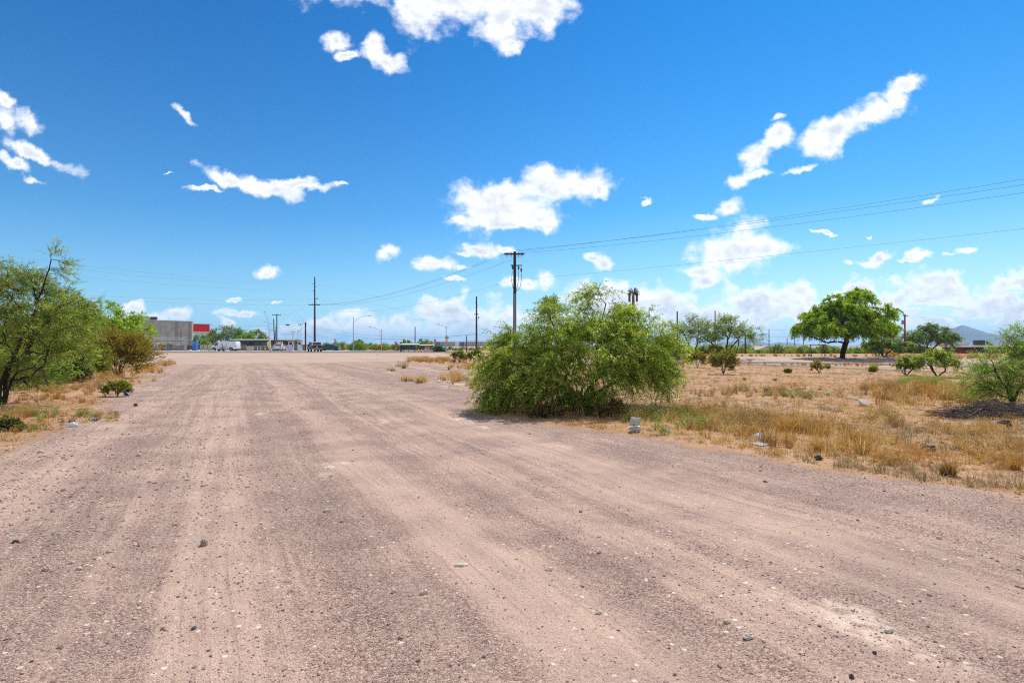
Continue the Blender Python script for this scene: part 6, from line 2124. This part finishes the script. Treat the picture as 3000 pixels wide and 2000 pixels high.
HZM = bpy.data.materials.new('haze')
HZM.use_nodes = True
HZM.node_tree.nodes.remove(HZM.node_tree.nodes['Principled BSDF'])
pv = HZM.node_tree.nodes.new('ShaderNodeVolumePrincipled')
pv.inputs['Color'].default_value = (.42, .70, 1.0, 1)
pv.inputs['Density'].default_value = 1.8e-4
pv.inputs['Anisotropy'].default_value = .2
HZM.node_tree.links.new(pv.outputs[0], HZM.node_tree.nodes['Material Output'].inputs['Volume'])
hb = MB().box((0, 0, 68), (17000, 17000, 144)).obj('haze', HZM)
tag(hb, 'thin bluish air over the whole plain', 'haze', kind='stuff')

# ---------------------------------------------------------------- litter
def crumple(name, px, py, wpx, hpx, m, label, cat, seed=1, lobes=1, flat=1.):
    q = loc_of(P(px, py))
    s = q[1] / F
    rr = random.Random(seed)
    mb = MB()
    for i in range(lobes):
        zc = hpx * s * (.5 if lobes == 1 else (.28 + .5 * i))
        mb.ball(((i - .5 * (lobes - 1)) * -wpx * s * .2, 0, zc), (wpx * s * .5, wpx * s * .35 * flat, hpx * s * (.55 if lobes == 1 else .34)), 20, 13, .05, rr)
    for q_ in range(len(mb.v)):
        x_0, y_0, z_0 = mb.v[q_]
        a_0 = math.atan2(y_0, x_0)
        k_0 = 1 + .22 * math.sin(3 * a_0 + seed + 5 * z_0 / (hpx * s)) + .12 * math.sin(7 * a_0 + 9 * z_0 / (hpx * s))
        mb.v[q_] = (x_0 * k_0, y_0 * k_0, z_0 * (1 + .14 * math.sin(4 * a_0 + seed)))
    if lobes == 2:
        nb_ = len(mb.v) // 2
        W2_, H2_ = wpx * s * .5, hpx * s
        for q_ in range(len(mb.v)):
            x_0, y_0, z_0 = mb.v[q_]
            j_ = rr.uniform(.9, 1.1)
            if q_ < nb_:       # slumped lower fold
                mb.v[q_] = (x_0 * 1.05 * j_, y_0 * 1.1, max(.004, min(z_0, H2_ * .36) * j_))
            else:              # squarish upper fold, leaning
                xs_ = math.copysign(min(abs(x_0) * 1.7, W2_ * .82), x_0)
                zz_ = H2_ * .40 + max(0., min(H2_ * .60, (z_0 - H2_ * .40) * 1.6))
                mb.v[q_] = (xs_ * j_ + (zz_ - H2_ * .4) * .25, y_0 * .7, zz_ * j_)
    o = mb.obj(name, m, None, q, rr.uniform(-.5, .5))
    tag(o, label, cat)
    return o


PLW = thin_mat('plastic_white', (.78, .79, .77))
crumple('plastic_bag', 1858, 1264, 34, 38, thin_mat('plastic_grey', (.58, .59, .57)), 'crumpled white plastic bag standing at the foot of the big mesquite', 'plastic bag', 3, 2)
crumple('plastic_bag', 2222, 1288, 34, 18, PLW, 'white torn plastic bag in the dry grass above the grey board', 'plastic bag', 5)
crumple('plastic_bag', 372, 1157, 17, 13, mat('plastic_blue', (.03, .16, .40), .35, 0, .5, .2, 20.), 'blue plastic bag under the small green sprig on the left verge', 'plastic bag', 7)
crumple('paper_scrap', 217, 1249, 24, 12, PLW, 'bright white paper scrap on the left verge', 'litter', 8, 1, .8)
crumple('paper_scrap', 301, 1130, 20, 9, PLW, 'white scrap behind the small green sprig on the left verge', 'litter', 9)
crumple('paper_scrap', 276, 1143, 10, 7, PLW, 'tiny white scrap left of the small green sprig', 'litter', 10)
crumple('paper_scrap', 280, 1229, 16, 7, mat('scrap_bluegrey', (.3, .32, .36), .6), 'grey and white crushed wrapper lying in dead grass on the left verge', 'litter', 11)
crumple('cloth_scrap', 398, 1187, 12, 7, mat('cloth_red', (.28, .02, .03), .8), 'small dark red rag on the gravel edge at left', 'litter', 12)
crumple('paper_scrap', 1901, 1263, 14, 8, mat('scrap_pink', (.62, .48, .46), .6), 'pinkish white crumpled scrap right of the standing white bag', 'litter', 13)
crumple('paper_scrap', 1962, 1269, 13, 7, PLW, 'white scrap in the green weeds right of the standing white bag', 'litter', 14)
crumple('paper_scrap', 2584, 1310, 18, 8, PLW, 'white crumpled scrap in straw left of the dark carton', 'litter', 15)
crumple('paper_scrap', 2476, 1326, 18, 6, PLW, 'flat white scrap lying at the gravel edge, right', 'litter', 16, 1, .6)
crumple('paper_scrap', 2426, 1153, 18, 6, PLW, 'pair of white scraps on open soil in the right field', 'litter', 17)
crumple('paper_scrap', 2440, 1138, 10, 4, PLW, 'small white speck of paper farther out in the right field', 'litter', 18)
crumple('paper_scrap', 1283, 1119, 14, 5, PLW, 'white scraps at the foot of the tall straw patch left of the big mesquite', 'litter', 19)
crumple('paper_scrap', 1373, 1116, 8, 5, PLW, 'white speck on the gravel between straw patch and big mesquite', 'litter', 20)
crumple('paper_scrap', 1108, 1040, 9, 2.6, PLW, 'white speck lying on the pale lot before the shrub thicket', 'litter', 21)
crumple('paper_scrap', 2915, 1248, 18, 14, PLW, 'white and pink crumpled wrapper below the dead branches', 'litter', 22)
crumple('drink_can', 2235, 1222, 24, 9, mat('can_green', (.12, .50, .08), .3, .3), 'bright green crushed can in the straw behind the torn bag', 'can', 23, 1, .6)
crumple('paper_scrap', 1700 + 470, 1289, 12, 5, mat('strip_blue', (.06, .24, .6), .4), 'blue strip of plastic under the torn white bag', 'litter', 25, 1, .5)
crumple('dark_rag', 2398, 1348, 22, 12, mat('rag_dark', (.07, .06, .06), .8), 'dark grey lump of rubber on the gravel edge right of the grey board', 'litter', 26)
crumple('dark_rag', 2945, 1250, 30, 18, mat('rag_brown', (.06, .03, .03), .8), 'dark brown bundle right of the crumpled wrapper below the dead branches', 'litter', 27)
q = loc_of(P(2228, 1305))
o = MB().box((0, 0, .012), (.24, .20, .014), .6, 1, .05).obj('flat_board', mat('board_slate', (.23, .25, .27), .6), None, q)
tag(o, 'flat slate grey board lying on the gravel edge', 'board')
q = loc_of(P(2532, 1189))
o = empty('round_disc', q, .2, 'round pale disc tilted upright on the soil of the right field', 'disc')
s = q[1] / F
MB().cyl((0, .03, 7 * s), (0, -.01, 7 * s + .05), 14 * s, 13 * s, 20).obj('disc', mat('disc_pale', (.56, .48, .42), .8), o)
MB().tube([(13.5 * s * math.cos(a_), 10.5 * s * math.sin(a_), 8 * s + .025 + 8.5 * s * math.sin(a_)) for a_ in [2 * math.pi * i / 20 for i in range(21)]], .012, 5, False).obj('rim', OFFW, o)
q = loc_of(P(2722, 1316))
o = empty('carton', q, -.35, 'dark brown open carton in the straw at the right', 'carton')
s = q[1] / F
MB().box((0, 0, 8 * s), (28 * s, 16 * s, 15 * s), 0, .9, .2).obj('box', mat('carton_dark', (.10, .035, .02), .8), o)
MB().box((-13 * s, -4 * s, 9 * s), (5 * s, 10 * s, 15 * s), .2).obj('flap', mat('carton_red', (.25, .05, .03), .8), o)
MB().box((3 * s, 0, 17 * s), (20 * s, 12 * s, 1.5 * s), 0, 1, .2).obj('lid', mat('carton_lid', (.16, .13, .14), .8), o)
q = loc_of(P(1932, 1277))
tag(MB().cyl((-.17, 0, .02), (.17, .03, .02), .008, n=5).obj('stick', mat('stick_grey', (.36, .33, .30), .8), None, q), 'straight grey stick lying at the edge of the green weeds', 'stick')

# heap of dead branches on the right
B = Big()
c0 = P(2890, 1222)
s = c0[1] / F
for i in range(620):
    a = rg.uniform(-.5, .35) + (math.pi if rg.random() < .5 else 0)
    px_ = rg.uniform(-125, 190)
    hh = max(.1, 1 - abs(px_ - 40) / 190)
    st = np.array([px_ * s, rg.uniform(-.55, .55), rg.uniform(0, 1.15) * hh * 42 * s])
    L = rg.uniform(.25, .85)
    dr = unit(np.array([math.cos(a), rg.normal(0, .35), rg.normal(.05, .22)]))
    m1 = st + dr * L * .5 + rg.normal(0, .02, 3)
    e_ = st + dr * L + np.array([0, 0, -.1 * L])
    V, Q, _ = tube_np([st, m1, e_], [.0065, .005, .002], 3)
    V[:, 2] = np.maximum(V[:, 2], .005)
    B.add(V, np.array((.10, .085, .085)) * rg.uniform(.4, 2.4), Q)
for pts in ([(-25, 0, 12), (15, .1, 34), (40, .2, 50)], [(40, .2, 50), (60, .1, 40), (85, 0, 26)], [(-120, -.2, 22), (-70, -.1, 18), (-30, 0, 8)]):
    V, Q, _ = tube_np([(a_ * s, b_, c_ * s) for a_, b_, c_ in pts], [.016, .013, .008], 5)
    B.add(V, (.06, .05, .05), Q)
o = link_mesh(B.mesh('branch_pile', M_BARK), 'branch_pile', None, (c0[0], c0[1], c0[2]))
tag(o, 'heap of dead grey branches lying in dry grass at the right', 'branch pile')
